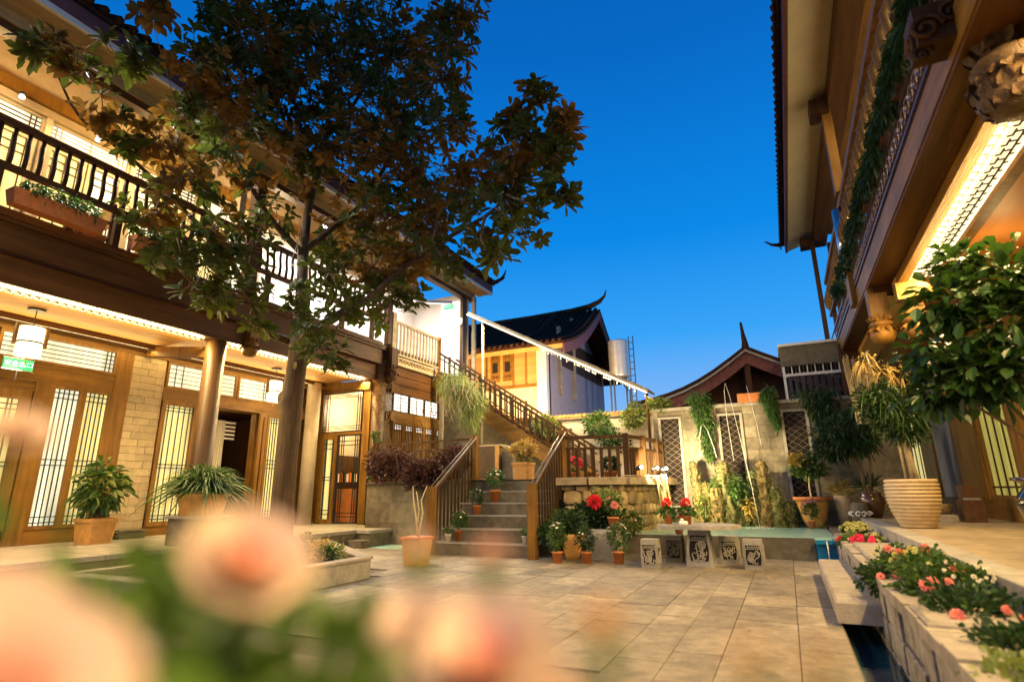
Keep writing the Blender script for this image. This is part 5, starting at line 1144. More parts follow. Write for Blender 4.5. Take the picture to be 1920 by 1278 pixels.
# ================================================================== flower bed on the right
def bedplant(label, x, y, z, r, n, lm, fl, L=.07, w=.03):
    z -= .10; x -= .06; n = int(n*1.3); r = (r[0], r[1], r[2]*.8)
    t = thing('bed_flower', label, 'flowering plant', (x, y, .32), 'flowers growing in the right planter bed')
    bush(t, (x, y, z), r, n, L, w, lm, shell=.3, seed=int(y*5) % 13); b = MB()
    for i in range(8): b.tube([(x+rv(-.05, .05), y+rv(-.05, .05), .3), (x+rv(-.15, .15), y+rv(-.15, .15), z)], .006, 3)
    b.build('stems', g_mid, t, stuff=True)
    for m, k, s, zlo in fl: heads(t, P_[m.name], (x, y, z), r, k, s, zlo=zlo, fac=1.)
bedplant('dome of lime green chrysanthemum in the right bed next to the pool corner', .93, 10.6, .58, (.24, .3, .22), 520, g_dark, ((f_lime, 40, .08, .45),))
bedplant('dark red bloom at the pool end of the right bed', .74, 9.95, .50, (.12, .15, .12), 120, g_mid, ((f_red, 6, .09, .1),))
bedplant('loose yellow green foliage with small cream blooms before the chrysanthemum dome', .92, 10.1, .50, (.26, .38, .20), 560, g_light, ((f_cream, 14, .05, .2),))
bedplant('bright magenta blooms over green leaves just beyond the stone step', .97, 9.75, .48, (.24, .22, .16), 360, g_mid, ((f_pink, 12, .11, .4),))
bedplant('pale yellow flowered clump against the terrace kerb beyond the stone step', 1.10, 9.9, .52, (.14, .3, .16), 220, g_light, ((f_lime, 14, .06, .2),))
bedplant('coral roses over glossy leaves on the near side of the stone step', .92, 6.6, .58, (.28, .30, .22), 620, g_mid, ((f_coral, 3, .10, .3), (f_lime, 12, .05, .3)))
bedplant('trailing dark foliage leaning out over the low wall', .72, 6.3, .50, (.22, .3, .18), 420, g_dark, ((f_coral, 2, .09, .2),))
bedplant('salmon pink roses standing tall in the middle of the near bed', 1.02, 6.0, .62, (.26, .34, .22), 700, g_mid, ((f_coral, 3, .11, .4), (f_lime, 16, .05, .2)))
bedplant('cluster of large salmon blooms leaning toward the channel', .93, 5.35, .56, (.28, .32, .22), 700, g_mid, ((f_coral, 4, .12, .35),))
bedplant('white speckled flowers against the kerb in the near bed', 1.12, 5.25, .64, (.18, .3, .18), 360, g_mid, ((f_white, 22, .035, .2),))
bedplant('dense dark green foliage with a few coral blooms nearer the camera', .98, 4.6, .52, (.30, .38, .26), 900, g_dark, ((f_coral, 3, .09, .2),))
bedplant('dark leafy mass with a single orange bloom in the nearest part of the bed', 1.02, 3.8, .48, (.32, .42, .28), 1000, g_dark, ((f_coral, 2, .09, .5),))
bedplant('light green feathery plant at the near end of the bed', .88, 3.3, .44, (.24, .3, .20), 600, g_light, ())
# ================================================================== left side things
t = thing('potted_croton', 'leafy variegated plant in a square ochre pot in front of the brick pier', 'potted plant', (-11.3, 6.3, .36))
pot(t, -11.35, 6.25, .36, .27, .44, terra_y, sq=.9, n=24, taper=.82); bush(t, (-11.35, 6.25, 1.35), (.42, .42, .58), 420, .24, .085, g_mid, shell=.2, droop=.5); bush(t, (-11.3, 6.2, 1.4), (.44, .42, .55), 60, .22, .08, g_light, name='pale_foliage', droop=.5)
b = MB(); [b.tube([(-11.35+rv(-.1, .1), 6.25+rv(-.1, .1), .75), (-11.35+rv(-.3, .3), 6.25+rv(-.3, .3), 1.7)], .014, 5) for _ in range(8)]; b.build('stems', twig, t, stuff=True)
t = thing('slate_stack', 'little stack of slate pieces at the foot of the brick pier', 'slate pile', (-12, 7.2, .36))
for k in range(6): ubox('slate', stone_g, t, -12.15+rv(-.03, .03), -11.85+rv(-.03, .03), 6.95+rv(-.04, .04), 7.5+rv(-.04, .04), .362+k*.028, .386+k*.028, bev=.05)
# fern planter on pedestal
t = thing('fern_planter', 'wide planter of arching strap leaves standing on a stone pedestal on the walkway', 'potted plant', (-9.3, 6.8, .36))
b = MB(); b.box(-9.65, -8.95, 6.45, 7.15, .30, .80); b.build('pedestal', stone_g, t); b = MB(); b.box(-9.7, -8.9, 6.4, 7.2, .80, .84); b.build('pedestal_cap', stone_c, t)
pot(t, -9.3, 6.8, .84, .33, .36, terra_y, sq=.9, n=24, taper=.8)
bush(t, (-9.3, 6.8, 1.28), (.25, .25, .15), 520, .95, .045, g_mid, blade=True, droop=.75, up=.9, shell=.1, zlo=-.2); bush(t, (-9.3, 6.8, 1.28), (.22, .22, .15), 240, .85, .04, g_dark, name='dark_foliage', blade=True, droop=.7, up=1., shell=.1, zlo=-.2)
# tree bed
tb = [(-5.75, 4.2), (-5.75, 6.95), (-8.45, 8.95), (-9.0, 8.95), (-9.0, 7.3), (-8.1, 7.3), (-8.1, 4.2)]
BED = thing('tree_bed', 'angular stone edged planting bed around the magnolia trunk', 'planter bed', (-7.4, 7, 0))
b = MB()
for (a, c) in zip(tb, tb[1:]+tb[:1]): b.beam((a[0], a[1], .12), (c[0], c[1], .12), .16, .26)
b.build('bed_kerb', stone_c, BED); b = MB()
for (a, c) in zip(tb, tb[1:]+tb[:1]): b.beam((a[0], a[1], .265), (c[0], c[1], .265), .22, .035)
b.build('bed_coping', stone_w, BED)
b = MB(); b.prism(tb, 0, .19); b.build('soil', soil, BED)
for (x, y, r, m, lb) in ((-6.35, 6.9, .2, g_light, 'small light green sprig in the corner of the tree bed'), (-6.2, 6.6, .14, g_dark, 'low dark rosette in the corner of the tree bed'), (-6.75, 7.1, .22, g_straw, 'pale dry ground plant in the tree bed'), (-7.6, 7.6, .3, g_mid, 'grassy tuft beside the trunk in the tree bed')):
    t = thing('bed_plant', lb, 'plant', (x, y, .2)); bush(t, (x, y, .32), (r, r, r*.9), 220, .09, .03, m)
t = thing('tan_planter_pot', 'tall square tan pot with forked bare stems left of the stone steps', 'potted plant', (-5.9, 8.3, 0))
t.location = (-5.82, 8.35, 0); ORG[t.name] = Vector((-5.82, 8.35, 0))
b = MB(); b.add([(-5.82+sx*w, 8.35+sy*w, z) for w, z in ((.15, 0), (.185, .42)) for sx, sy in ((-1, -1), (1, -1), (1, 1), (-1, 1))], [(3, 2, 1, 0), (4, 5, 6, 7), (0, 1, 5, 4), (1, 2, 6, 5), (2, 3, 7, 6), (3, 0, 4, 7)]); b.build('pot', terra_y, t); b = MB(); b.box(-6.03, -5.61, 8.14, 8.56, .42, .46); b.build('rim', terra, t)
b = MB(); b.tube([(-5.8, 8.35, .45), (-5.86, 8.35, .8), (-5.92, 8.35, 1.05), (-5.98, 8.4, 1.3)], [.02, .017, .012, .006], 5); b.tube([(-5.8, 8.35, .45), (-5.72, 8.35, .85), (-5.76, 8.35, 1.05), (-5.68, 8.4, 1.3)], [.02, .016, .012, .006], 5); b.tube([(-5.84, 8.35, .5), (-5.8, 8.35, .9), (-5.9, 8.4, 1.2)], [.014, .012, .006], 5); b.build('stems', pale_twig, t, smooth=True)
# ivy on corner column, twigs
t = thing('column_ivy', 'narrow climbing ivy on the corner column beside the glazed door', 'ivy', (-9.9, 11.6, .4))
for k in range(12): bush(t, (-9.95+rv(-.05, .05), 12.2, .6+k*.19), (.13, .12, .16), 90, .07, .05, g_mid, seed=k)
t = thing('bare_climber', 'leafless brown climber tangled round the corner column and lit windows', 'climber', (-10, 12.4, 2)); b = MB()
for i in range(34):
    a = Vector((-10.1+rv(-.15, .25), 12.25, rv(2.2, 4.6))); pts = [a]
    for k in range(5): pts.append(pts[-1]+Vector((rv(-.12, .16), rv(-.05, .22), rv(-.2, .22))))
    b.tube(pts, .007, 3)
for i in range(14):
    y = 12.6+i*.25; pts = [Vector((-9.9, y, 1.6))]
    for k in range(7): pts.append(pts[-1]+Vector((rv(-.02, .03), rv(-.22, .22), rv(.2, .4))))
    b.tube(pts, .009, 3)
b.build('stems', twig, t, stuff=True)
# planters on the balcony
for (y0, y1, lb) in ((3.55, 4.55, 'long terracotta trough of green plants hooked on the balcony, the one fully in view'), (2.0, 2.9, 'terracotta trough of green plants at the near end of the balcony'), (5.3, 6.2, 'terracotta trough on the balcony half hidden by tree leaves')):
    t = thing('balcony_trough', lb, 'planter', (-9.7, (y0+y1)/2, 5.35), 'planter troughs on the guesthouse balcony')
    b = MB(); b.add([(-9.78-w, y0-w, z) if i == 0 else (-9.78+w, y0-w, z) if i == 1 else (-9.78+w, y1+w, z) if i == 2 else (-9.78-w, y1+w, z) for w, z in ((.10, 5.34), (.14, 5.58)) for i in range(4)], [(3, 2, 1, 0), (4, 5, 6, 7), (0, 1, 5, 4), (1, 2, 6, 5), (2, 3, 7, 6), (3, 0, 4, 7)]); b.build('trough', terra, t)
    for k in range(4): bush(t, (-9.75, y0+(y1-y0)*(k+.5)/4, 5.68), (.2, .22, .14), 260, .10, .03, g_mid, seed=k, droop=.6)
for i, y in enumerate((4.6, 5.4, 6.2, 7.2, 8.1, 9.0, 10.0, 11.0, 12.0, 13.2)):
    t = thing('balcony_trough', 'dark planter trough with spilling plants on the tea house balcony, number %d counted from the camera' % (i+1), 'planter', (1.4, y, 5.2), 'planter troughs on the tea house balcony')
    t['label'] = ['nearest', 'second', 'third', 'fourth', 'fifth', 'sixth', 'seventh', 'eighth', 'ninth', 'farthest'][i]+' trough of dark spilling plants from the camera on the tea house balcony'
    b = MB(); b.box(1.50, 1.58, y-.15, y+.15, 5.17, 5.27); b.build('trough', mat('maroon trough', (.10, .035, .03), .5, .2, 5, .1), t)
    for k in range(4): bush(t, (1.50, y-.33+k*.22, 5.32+rv(-.06, .08)), (.11, .2, .15), 220, .10, .03, g_dark, seed=k+i, droop=.7)
# lanterns
for i, (x, y, lb) in enumerate(((-11.35, 4.70, 'white cylindrical lantern with wooden brackets hanging by the exit sign'), (-11.6, 10.1, 'white cylindrical lantern hanging beyond the porch column by the tree trunk'))):
    t = thing('hanging_lantern', lb, 'lantern', (x, y, 4.3), 'hanging lanterns in the porch')
    b = MB(); b.lathe([(.13, 4.28), (.13, 4.315)], x, y, 16); b.build('canopy', dmetal, t); b = MB(); b.tube([(x, y, 4.28), (x, y, 3.98)], .008, 5); b.build('cord', dmetal, t)
    b = MB(); b.lathe([(.05, 3.48), (.175, 3.48), (.175, 3.70), (.185, 3.71), (.185, 3.73), (.175, 3.74), (.175, 3.98), (.05, 3.98)], x, y, 24); b.build('shade', lamp_m, t, smooth=False)
    b = MB(); b.lathe([(.19, 3.70), (.19, 3.725)], x, y, 24); b.build('band', dmetal, t)
    for s_ in (-1, 1): b = MB(); b.box(x-.03, x+.03, y+s_*.20, y+s_*.24, 3.66, 4.0); b.build('bracket', woody, t)
    b = MB(); b.box(x-.02, x+.02, y-.24, y+.24, 4.0, 4.03); b.build('bracket_bar', woody, t)
    b = MB(); b.tube([(x, y, 3.48), (x, y, 3.34)], .01, 5); b.build('tassel', woody, t)
    point('lantern_lamp', (x, y, 3.30), 7, WARM2, .15)
# exit signs
def txt(P, body, loc, size, m, rot):
    c = bpy.data.curves.new('lettering', 'FONT'); c.body = body; c.size = size; c.align_x = 'CENTER'; c.align_y = 'CENTER'; c.extrude = .002
    o = bpy.data.objects.new('lettering', c); COL.objects.link(o); c.materials.append(m); o.rotation_euler = rot
    bpy.context.view_layer.update(); dg = bpy.context.evaluated_depsgraph_get(); me = bpy.data.meshes.new_from_object(o.evaluated_get(dg)); bpy.data.objects.remove(o)
    o = bpy.data.objects.new('lettering', me); COL.objects.link(o); o.rotation_euler = rot
    if not me.materials: me.materials.append(m)
    o.location = Vector(loc)-ORG.get(P.name, Vector()); o.parent = P; return o
t = thing('exit_sign', 'glowing green exit sign hanging below the first lantern', 'sign', (-11.6, 4.75, 3.4))
b = MB(); b.box(-11.62, -11.58, 4.50, 4.92, 3.28, 3.46); b.build('panel', exit_m, t); b = MB(); b.box(-11.61, -11.585, 4.485, 4.935, 3.46, 3.475); b.box(-11.61, -11.585, 4.485, 4.935, 3.265, 3.28); b.build('frame', metal, t)
txt(t, '安全出口', (-11.575, 4.71, 3.37), .105, exit_t, (PI/2, 0, PI/2))
b = MB(); b.box(-11.605, -11.595, 4.7, 4.72, 3.1, 3.265); b.build('hanger', dmetal, t)
t = thing('exit_sign', 'small green exit sign above the white upper door at the stair head', 'sign', (-10.4, 16.7, 7.7)); b = MB(); b.box(-10.75, -10.35, 16.66, 16.70, 7.72, 7.9); b.build('panel', exit_m, t); txt(t, '安全出口', (-10.55, 16.655, 7.81), .1, exit_t, (PI/2, 0, 0))
t = thing('tube_lamp', 'fluorescent tube lamp under the eave at the stair head', 'lamp', (-10, 14.8, 7.4)); b = MB(); b.beam((-10.2, 14.0, 7.15), (-9.95, 15.9, 7.65), .10, .08); b.build('housing', white_p, t); b = MB(); b.beam((-10.18, 14.1, 7.09), (-9.95, 15.8, 7.58), .04, .03); b.build('tube', win_b, t)
t = thing('telephone_box', 'round white alarm bell box on the wall at the stair head', 'alarm box', (-10.1, 16.7, 7.2)); b = MB(); b.lathe([(.14, 16.60), (.14, 16.74)], 0, 0, 16)
b.V = [(x-10.02, z, y+7.15) for x, y, z in b.V]; b.build('bell', white_pot, t)
# ceiling spots on the balcony
for i, (x, y, z, lb) in enumerate(((-10.15, 3.9, 8.0, 'cool white spotlight under the eave beam near the left end'), (-11.9, 4.0, 8.35, 'cool white spotlight on the upper wall beam left of the first'), (-11.2, 5.0, 7.85, 'bright cool spotlight hanging over the middle of the balcony'), (-10.15, 5.35, 8.0, 'cool white spotlight under the eave beam above the tree branch'), (-10.15, 9.9, 7.95, 'cool white spotlight under the eave behind the tree crown'), (-10.15, 13.4, 7.9, 'cool white spotlight under the eave near the stair head'))):
    t = thing('eave_spotlight', lb, 'spotlight', (x, y, z), 'cool spotlights under the guesthouse eave')
    b = MB(); b.tube([(x, y, z+.05), (x+.05, y-.02, z-.03)], .05, 8); b.build('housing', dmetal, t); b = MB(); b.lathe([(.02, z-.085), (.04, z-.075), (.04, z-.045)], x+.05, y-.02, 8); b.build('lens', spot_m, t)
    spot('eave_spot_lamp', (x+.10, y-.02, z-.12), (x+5.5, y+2.0, 0), 260 if i != 1 else 60, COOL, 110, .05)
# floodlights on the rubble wall
for i, (x, y, lb) in enumerate(((-2.72, 11.75, 'floodlight on the rubble wall nearest the terrace post'), (-2.55, 12.5, 'slim floodlight in the middle of the rubble wall top'), (-2.45, 13.0, 'floodlight at the pool end of the rubble wall'))):
    t = thing('floodlight', lb, 'floodlight', (x, y, 1.45), 'floodlights on top of the rubble wall')
    b = MB(); b.tube([(x, y, 1.44), (x, y, 1.58)], .012, 5); b.build('stem', metal, t); b = MB(); b.tube([(x-.06, y-.05, 1.6), (x+.05, y+.06, 1.66)], .045, 10); b.build('housing', dmetal, t, smooth=True); b = MB(); b.lathe([(.012, 1.61), (.028, 1.63), (.028, 1.65), (.012, 1.67)], x+.05, y-.02, 10); b.build('lens', spotw_m, t)
    spot('flood_lamp', (x+.16, y+.14, 1.68), (-2.3+i*.4, 14.6, 1.6), 180, (1, .78, .40), 110, .05)
b = MB()
for i in range(26): p = Vector((-2.58+rv(-.05, .1), 12.7+rv(-.35, .35), 1.44)); q = p+Vector((rv(.02, .15), rv(-.1, .1), rv(.0, .08))); b.tube([p, q, q+Vector((.06, 0, -rv(.1, .8)))], .008, 3)
tag(b.build('dry_roots', pale_twig), 'dry pale roots trailing over the rubble wall under the floodlights', 'roots')
b = MB(); b.tube([(-3.0, 11.45, 1.47), (-2.45, 12.6, 1.47)], .012, 5); tag(b.build('cable_pipe', pale_w), 'thin pale conduit along the top of the rubble wall', 'conduit')
# ================================================================== MAGNOLIA TREE
CLUMPS = [(-8.46, 2.86, 7.1, 0.33), (-8.35, 3.34, 7.04, 0.32), (-8.29, 3.74, 6.55, 0.3), (-8.15, 3.77, 7.5, 0.34), (-8.35, 4.05, 8.73, 0.26), (-8.17, 4.82, 8.35, 0.5), (-9.02, 5.68, 10.54, 0.75), (-8.61, 4.86, 7.52, 0.35), (-8.15, 4.44, 6.59, 0.4), (-8.43, 4.15, 6.4, 0.31), (-8.19, 5.73, 9.71, 0.92), (-8.94, 6.4, 9.41, 0.99), (-8.6, 7.13, 11.39, 1.07), (-8.82, 7.44, 10.43, 1.08), (-8.53, 8.52, 12.27, 1.26), (-8.05, 8.0, 10.14, 1.21), (-7.43, 9.0, 12.22, 1.19), (-7.76, 9.5, 11.31, 1.22), (-6.01, 9.0, 11.61, 0.88), (-5.43, 9.0, 11.96, 0.56), (-5.78, 8.5, 9.81, 0.87), (-5.35, 8.5, 8.72, 0.56), (-8.29, 5.64, 7.56, 0.77), (-8.92, 7.13, 8.86, 1.03), (-8.46, 7.91, 8.82, 1.19), (-7.18, 8.0, 8.74, 1.09), (-6.81, 9.0, 9.12, 1.04), (-8.22, 5.41, 8.05, 0.67), (-8.85, 7.45, 8.12, 0.92), (-8.85, 9.05, 8.46, 1.1), (-6.95, 8.5, 7.79, 0.98), (-6.33, 9.0, 7.89, 0.7), (-8.78, 5.64, 7.15, 0.58), (-8.14, 4.93, 6.15, 0.43), (-8.54, 6.37, 7.06, 0.46), (-8.41, 4.62, 5.4, 0.41), (-8.86, 5.34, 5.46, 0.5), (-8.16, 5.52, 5.48, 0.54), (-8.39, 5.59, 4.87, 0.58), (-8.13, 6.13, 5.43, 0.61), (-8.2, 4.75, 4.79, 0.37), (-8.77, 6.61, 4.9, 0.5), (-8.71, 5.97, 4.48, 0.42), (-8.89, 7.37, 6.71, 0.5), (-8.5, 8.5, 6.74, 0.71), (-7.74, 9.0, 7.06, 0.85), (-7.24, 8.5, 5.74, 0.72), (-7.53, 7.6, 5.35, 0.62), (-7.18, 7.6, 4.53, 0.5), (-6.91, 8.5, 4.86, 0.59), (-7.34, 7.3, 3.75, 0.39), (-6.93, 7.3, 3.41, 0.21), (-8.21, 7.5, 4.87, 0.37), (-6.63, 8.8, 5.26, 0.5), (-7.76, 7.4, 4.24, 0.3), (-8.59, 6.91, 4.23, 0.25), (-5.69, 8.5, 6.59, 0.75), (-4.66, 8.0, 6.55, 0.64), (-3.65, 7.5, 5.93, 0.53), (-4.44, 8.0, 7.15, 0.5), (-3.45, 7.3, 6.46, 0.48), (-2.93, 7.0, 6.61, 0.42), (-2.82, 7.0, 7.16, 0.34), (-2.4, 7.0, 6.53, 0.29), (-2.59, 7.0, 6.03, 0.32), (-2.69, 7.0, 5.52, 0.32), (-3.23, 7.2, 5.11, 0.37), (-4.32, 7.8, 5.52, 0.56), (-5.09, 8.0, 5.35, 0.54), (-3.85, 7.5, 4.91, 0.31), (-6.17, 8.5, 5.88, 0.64), (-6.43, 9.0, 7.01, 0.69), (-2.44, 7.0, 5.36, 0.2), (-3.3, 7.0, 6.92, 0.26)]
LIMBS = {'a': [(-8.82, 8.0, 4.2), (-8.9, 7.41, 4.29), (-8.9, 6.97, 4.82), (-8.9, 6.29, 5.55), (-8.9, 5.39, 5.99), (-8.9, 4.51, 6.42), (-8.9, 3.69, 6.67), (-8.9, 3.24, 7.27)], 'b': [(-8.64, 8.0, 4.18), (-7.62, 7.8, 4.44), (-6.99, 8.1, 4.86), (-6.35, 8.4, 5.53), (-4.99, 8.0, 5.76), (-3.85, 7.5, 5.78), (-2.89, 7.1, 6.37)], 'c': [(-8.64, 8.0, 4.18), (-8.68, 8.0, 5.11), (-8.73, 8.0, 6.2), (-8.81, 8.1, 7.41), (-8.9, 8.48, 9.31), (-8.9, 8.46, 11.26), (-8.9, 7.86, 13.47)], 'd': [(-8.73, 8.0, 6.2), (-8.32, 8.3, 6.74), (-7.73, 8.6, 7.39), (-6.92, 8.6, 8.5), (-6.11, 8.6, 9.59), (-5.57, 9.0, 11.42)], 'e': [(-8.71, 8.0, 6.08), (-8.9, 7.11, 6.7), (-8.9, 6.37, 7.51), (-8.9, 6.0, 8.47), (-8.9, 5.46, 9.78)], 'f': [(-8.81, 8.1, 7.41), (-8.9, 7.41, 8.78), (-8.9, 6.69, 10.01), (-8.9, 6.13, 11.17)], 'g': [(-8.9, 8.48, 9.31), (-7.87, 8.5, 10.29), (-7.76, 9.0, 12.36), (-7.5, 9.0, 13.57)], 'h': [(-8.9, 7.41, 4.29), (-8.9, 7.03, 4.41), (-8.9, 6.43, 4.55), (-8.9, 5.98, 4.71)], 'i': [(-8.9, 6.29, 5.55), (-8.9, 5.88, 6.12), (-8.9, 5.36, 6.81), (-8.9, 5.02, 7.79)], 'j': [(-8.7, 8.0, 4.64), (-7.55, 7.5, 3.93), (-7.01, 7.3, 3.61)]}

TREE = thing('magnolia_tree', 'big magnolia with bronze and green whorled leaves spreading over the courtyard', 'tree', (-8.66, 8.0, .15))
lim_r = {'a': (.09, .012), 'b': (.11, .016), 'c': (.155, .03), 'd': (.09, .015), 'e': (.08, .015), 'f': (.07, .015), 'g': (.06, .012), 'h': (.05, .012), 'i': (.05, .012), 'j': (.04, .012)}
b = MB(); b.tube([(-8.60, 8.0, .1), (-8.64, 8.0, .35), (-8.66, 8.0, .9), (-8.67, 8.0, 1.8), (-8.66, 8.0, 2.7), (-8.72, 8.0, 2.95), (-8.66, 8.0, 3.2), (-8.63, 8.0, 3.7), (-8.64, 8.0, 4.25)], [.27, .22, .205, .195, .205, .235, .20, .19, .17], 14); b.build('trunk', bark, TREE, smooth=True)
b = MB(); b.lathe([(.0, 0), (.075, .002), (.08, .02)], 0, 0, 12); b.V = [(-8.64+x, 7.70-z*.3-.02, 2.98+y*1.4) for x, y, z in b.V]; b.build('pruning_scar', goldrock, TREE)
b = MB(); b.lathe([(.0, 0), (.05, .002), (.055, .02)], 0, 0, 10); b.V = [(-8.47+x, 7.83-z*.3-.02, 3.62+y*1.4) for x, y, z in b.V]; b.build('pruning_scar', goldrock, TREE)
def smoothp(pts, n=4):
    P = [Vector(p) for p in pts]; o = []
    for i in range(len(P)-1):
        p0, p1, p2, p3 = P[max(i-1, 0)], P[i], P[i+1], P[min(i+2, len(P)-1)]
        for k in range(n):
            t = k/n; o.append(.5*((2*p1)+(p2-p0)*t+(2*p0-5*p1+4*p2-p3)*t*t+(3*p1-p0-3*p2+p3)*t*t*t))
    return o+[P[-1]]
limbpts = []
for k, pts in LIMBS.items():
    sp = smoothp(pts); n = len(sp); r0, r1 = lim_r[k]; rad = [r0+(r1-r0)*(i/(n-1))**.8 for i in range(n)]
    b = MB(); b.tube(sp, rad, 9); b.build('limb', bark, TREE, smooth=True); limbpts += [(p, r) for p, r in zip(sp, rad)][2:]
tw = MB(); leaves = []; CAMP = Vector((0, 0, 1.2))
for (x, y, z, r) in CLUMPS:
    c = Vector((x, y, z)); p0, rr = min(limbpts, key=lambda q: (q[0]-c).length+max(0, q[0].z-c.z)*1.5)
    m_ = (p0+c)/2+Vector((rv(-.15, .15), rv(-.15, .15), -.12*(c-p0).length)); sp = smoothp([p0, m_, c], 4)
    tw.tube(sp, [min(rr, .035)*(1-.7*i/(len(sp)-1)) for i in range(len(sp))], 5)
    n = (int(24*(r/.8)**1.6)+4) if (x < -8.2 and z < 8.6) or z < 5.6 else int(30*(r/.8)**1.6)+8
    for i in range(n):
        d = rdir(); q = c+Vector((d.x, d.y, d.z*.85))*r*(.25+.80*rnd.random()**.6)
        if q.x < -9.15 and q.z < 9.2: continue
        bp_ = c+(q-c)*rv(.0, .35); mid = (bp_+q)/2+Vector((0, 0, -.08)); tw.tube([bp_, mid, q], [.011, .009, .006], 3)
        ax = (q-c).normalized()*.6+Vector((0, 0, .8))+rdir()*.4; ax.normalize()
        s1 = ax.orthogonal().normalized(); s2 = ax.cross(s1); nl = rnd.randint(7, 10); t0 = rv(0, 6)
        for k in range(nl):
            t = t0+2*PI*k/nl*1.0+rv(-.2, .2); out_ = s1*math.cos(t)+s2*math.sin(t)
            leaves.append((q+ax*rv(-.08, .05), (out_+ax*rv(-.25, 1.1)+rdir()*.2).normalized(), ax+rdir()*.4, rv(.16, .30)))
tw.build('twigs', twig, TREE, smooth=True, stuff=True)
leaves.sort(key=lambda q: (q[0]-CAMP).length)
lm1, lm2 = MB(), MB()
for i, (p, d, u, L) in enumerate(leaves):
    hi = p.z > 6.0+1.5*noise.noise(p*.5)
    brz = noise.noise(p*1.3) > (-.02 if hi else .58)  # more bronze leaves high up, painting the crown's warm uplight
    if i < 300: bb = MB(); bb.leaf(p, d, u, L, L*.42, .16, .14); bb.build('leaf', g_magb if brz else g_mag, TREE)
    else: (lm2 if brz else lm1).leaf(p, d, u, L, L*.42, .16, .14)
lm1.build('green_foliage', g_mag, TREE, stuff=True); lm2.build('bronze_foliage', g_magb, TREE, stuff=True)
b = MB(); sp = smoothp([(-8.6, 7.7, 6.9), (-8.5, 7.6, 6.2), (-8.62, 7.6, 5.75), (-8.45, 7.6, 5.7), (-8.5, 7.6, 6.2)], 5); b.tube(sp, .012, 4); tag(b.build('rope_loop', pale_twig), 'pale rope loop hanging from a limb of the magnolia', 'rope')
# ================================================================== ROSE BUSH close to the lens
RBsh = thing('rose_bush', 'out of focus bush of cream and salmon roses close to the viewer', 'rose bush', (-.45, .35, 0))
def rose(P, c, r, m1, m2, seed=0):
    R_ = random.Random(seed); c = Vector(c); ax = ((Vector((0, 0, 1.2))-c).normalized()*.75+Vector((R_.uniform(-.25, .25), R_.uniform(-.2, .2), .75))).normalized(); Q_ = ax.to_track_quat('Z', 'Y')
    for nm, m, lay in (('outer_petals', m1, ((1.0, 8, .35), (.90, 7, .95))), ('inner_petals', m2, ((.56, 6, 1.2), (.40, 5, 1.9), (.22, 4, 2.8)))):
        b = MB()
        for rr, n, up in lay:
            for k in range(n):
                t = 2*PI*k/n+R_.random(); d = Vector((math.cos(t), math.sin(t), up)).normalized(); sd_ = Vector((-math.sin(t), math.cos(t), 0)); w = r*rr*.62
                vs = []
                for i in range(4):
                    f = i/3; q = c+d*r*rr*f+Vector((0, 0, .25*r*f*f-.1*r))
                    for s_ in (-1, -.4, .4, 1): vs.append(q+sd_*w*s_*math.sin(.35+f*1.5)-d*abs(s_)**2*r*.12)
                b.add([c+Q_@(v-c) for v in vs], [(i*4+j, i*4+j+1, i*4+5+j, i*4+4+j) for i in range(3) for j in range(3)])
        o = b.build(nm, m, P, smooth=True)
ROS = [((-.238, .108, 1.128), .040, f_cream, f_cor2), ((-.285, .125, 1.152), .022, f_cream, f_cor2), ((-.27, .226, 1.158), .034, f_cream, f_cor2), ((-.132, .244, 1.120), .034, f_cream, f_cor2), ((-.165, .235, 1.138), .016, f_cream, f_cream), ((-.112, .25, 1.108), .020, f_cream, f_cor2), ((-.447, .189, 1.237), .018, f_cream, f_cream),
       ((-.171, .248, 1.172), .0068, f_cream, f_cor2), ((-.139, .265, 1.168), .0072, f_cor2, f_cor2), ((-.066, .212, 1.153), .0062, f_amber, f_amber), ((-.018, .226, 1.143), .0045, f_amber, f_amber), ((.002, .23, 1.143), .0045, f_amber, f_amber)]
sm = MB(); lf = MB()
for i, (c, r, m1, m2) in enumerate(ROS):
    t = rose(RBsh, c, r, m1, m2, i); g0 = Vector((-.45+rv(-.15, .25), .40+rv(-.1, .1), 0)); C_ = Vector(c)
    if r < .015: pass
    sp = smoothp([g0, Vector((g0.x, g0.y, .7)), Vector((C_.x*.9+g0.x*.1, C_.y, C_.z-.18)), C_-Vector((0, 0, .01))], 5); sm.tube(sp, ([.005]*(len(sp)-4)+[.003]*4) if r > .01 else [.0016]*len(sp), 5)
    if r < .015: bb = MB(); bb.lathe([(.002, C_.z-.02), (r*.8, C_.z-.010), (r*.5, C_.z+.002)], C_.x, C_.y, 8); bb.build('sepal', g_rose, RBsh, smooth=True)
for (x, y, z, r, n) in ((-.33, .22, 1.105, .05, 60), (-.26, .24, 1.09, .04, 50), (-.22, .33, 1.06, .05, 36), (-.40, .30, 1.12, .05, 30), (-.30, .26, 1.10, .055, 42), (-.24, .27, 1.075, .05, 30), (-.38, .24, 1.125, .05, 34), (-.43, .20, 1.15, .04, 20), (-.21, .30, 1.085, .04, 16), (-.30, .30, 1.04, .08, 40), (-.45, .30, 1.08, .08, 36), (-.16, .28, 1.06, .035, 12), (-.30, .17, 1.10, .05, 22), (-.19, .19, 1.08, .05, 22)):
    for i in range(n): d = rdir(); p = Vector((x, y, z))+d*r*rnd.random()**.5; lf.leaf(p, (d+Vector((0, 0, .5))).normalized(), rdir(), rv(.025, .045), .02, .2)
sm.build('stems', g_rose, RBsh, stuff=True); lf.build('foliage', g_rose, RBsh, stuff=True)
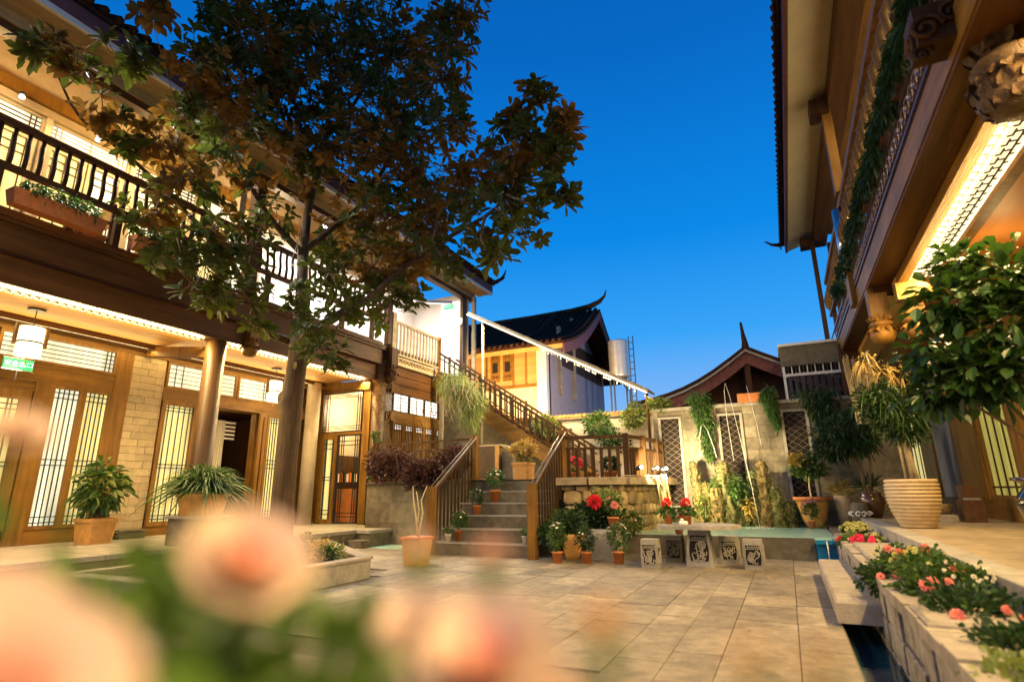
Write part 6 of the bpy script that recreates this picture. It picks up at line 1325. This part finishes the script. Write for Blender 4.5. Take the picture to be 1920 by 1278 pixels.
# ================================================================== lamps of the glowing bands and lit rooms, plus added fill
area('porch_band_lamp', (-10.5, 2.4, 4.24), .2, 9.6, 420, WARM, (0, math.radians(-32), 0)); area('porch_band_lamp', (-10.5, 10.0, 4.24), .2, 4.4, 190, WARM, (0, math.radians(-32), 0))
area('porch_wall_lamp', (-12.0, 6.0, 4.18), .12, 11, 40, WARM, (0, 0, 0)); area('porch_cove_lamp', (-11.95, 6.0, 4.12), .1, 12, 24, WARM, (0, math.radians(-125), 0)); area('porch_cove_lamp', (-10.75, 6.0, 4.15), .08, 12, 16, WARM, (0, math.radians(150), 0))
area('tea_house_band_lamp', (2.24, -1.5, 4.28), .28, 7, 440, WARM, (0, math.radians(40), 0))
area('tea_house_band_lamp', (2.24, 6.2, 4.28), .28, 7.6, 540, WARM, (0, math.radians(50), 0))
area('canopy_rope_lamp', (-5.95, 14.9, 5.15), 6.2, .1, 330, WARM2, (math.radians(-8), math.radians(28), 0))
point('side_room_lamp', (-9.3, 14.2, 3.8), 14, WARM2, .2)
area('balcony_lamp', (-11.2, 5.0, 8.3), 1.0, 7, 110, WARM2, (0, 0, 0)); area('balcony_lamp', (-10.9, 12.5, 8.2), 1.0, 6, 260, (1, .95, .9), (0, 0, 0))
point('balcony_ceiling_glow', (-11.1, 3.2, 7.7), 70, WARM, .2); point('balcony_ceiling_glow', (-11.1, 6.0, 7.7), 70, WARM, .2); point('balcony_ceiling_glow', (-11.1, 9.2, 7.7), 80, WARM2, .2)
area('tea_house_balcony_lamp', (2.6, 9, 8.4), .8, 12, 200, WARM, (0, 0, 0))
point('tea_house_porch_lamp', (2.95, 5.6, 3.8), 8, WARM, .15); point('tea_house_porch_lamp', (2.9, 8.6, 3.8), 12, WARM, .15)
spot('house_front_lamp', (-9.4, 17.6, 4.0), (-10.2, 21.3, 5.6), 1500, (1, .64, .24), 120, .2)
spot('gable_fill_lamp', (-3.4, 19.5, 4.2), (-8.5, 24.5, 5.8), 560, (1, .80, .68), 120, .2)  # added fill light for the gable wall, without any fixture

# fallen leaves on the paving
FL = MB()
for i in range(46):
    p = Vector((rv(-5.6, .2), rv(3.4, 9.4), .012)); d = Vector((rv(-1, 1), rv(-1, 1), .05)); FL.leaf(p, d, (0, 0, 1), rv(.05, .10), rv(.02, .04), -.1, .15)
o = FL.build('fallen_leaves', g_straw); o['kind'] = 'stuff'; o['label'] = 'scattered small dry leaves lying on the courtyard paving'; o['category'] = 'leaves'
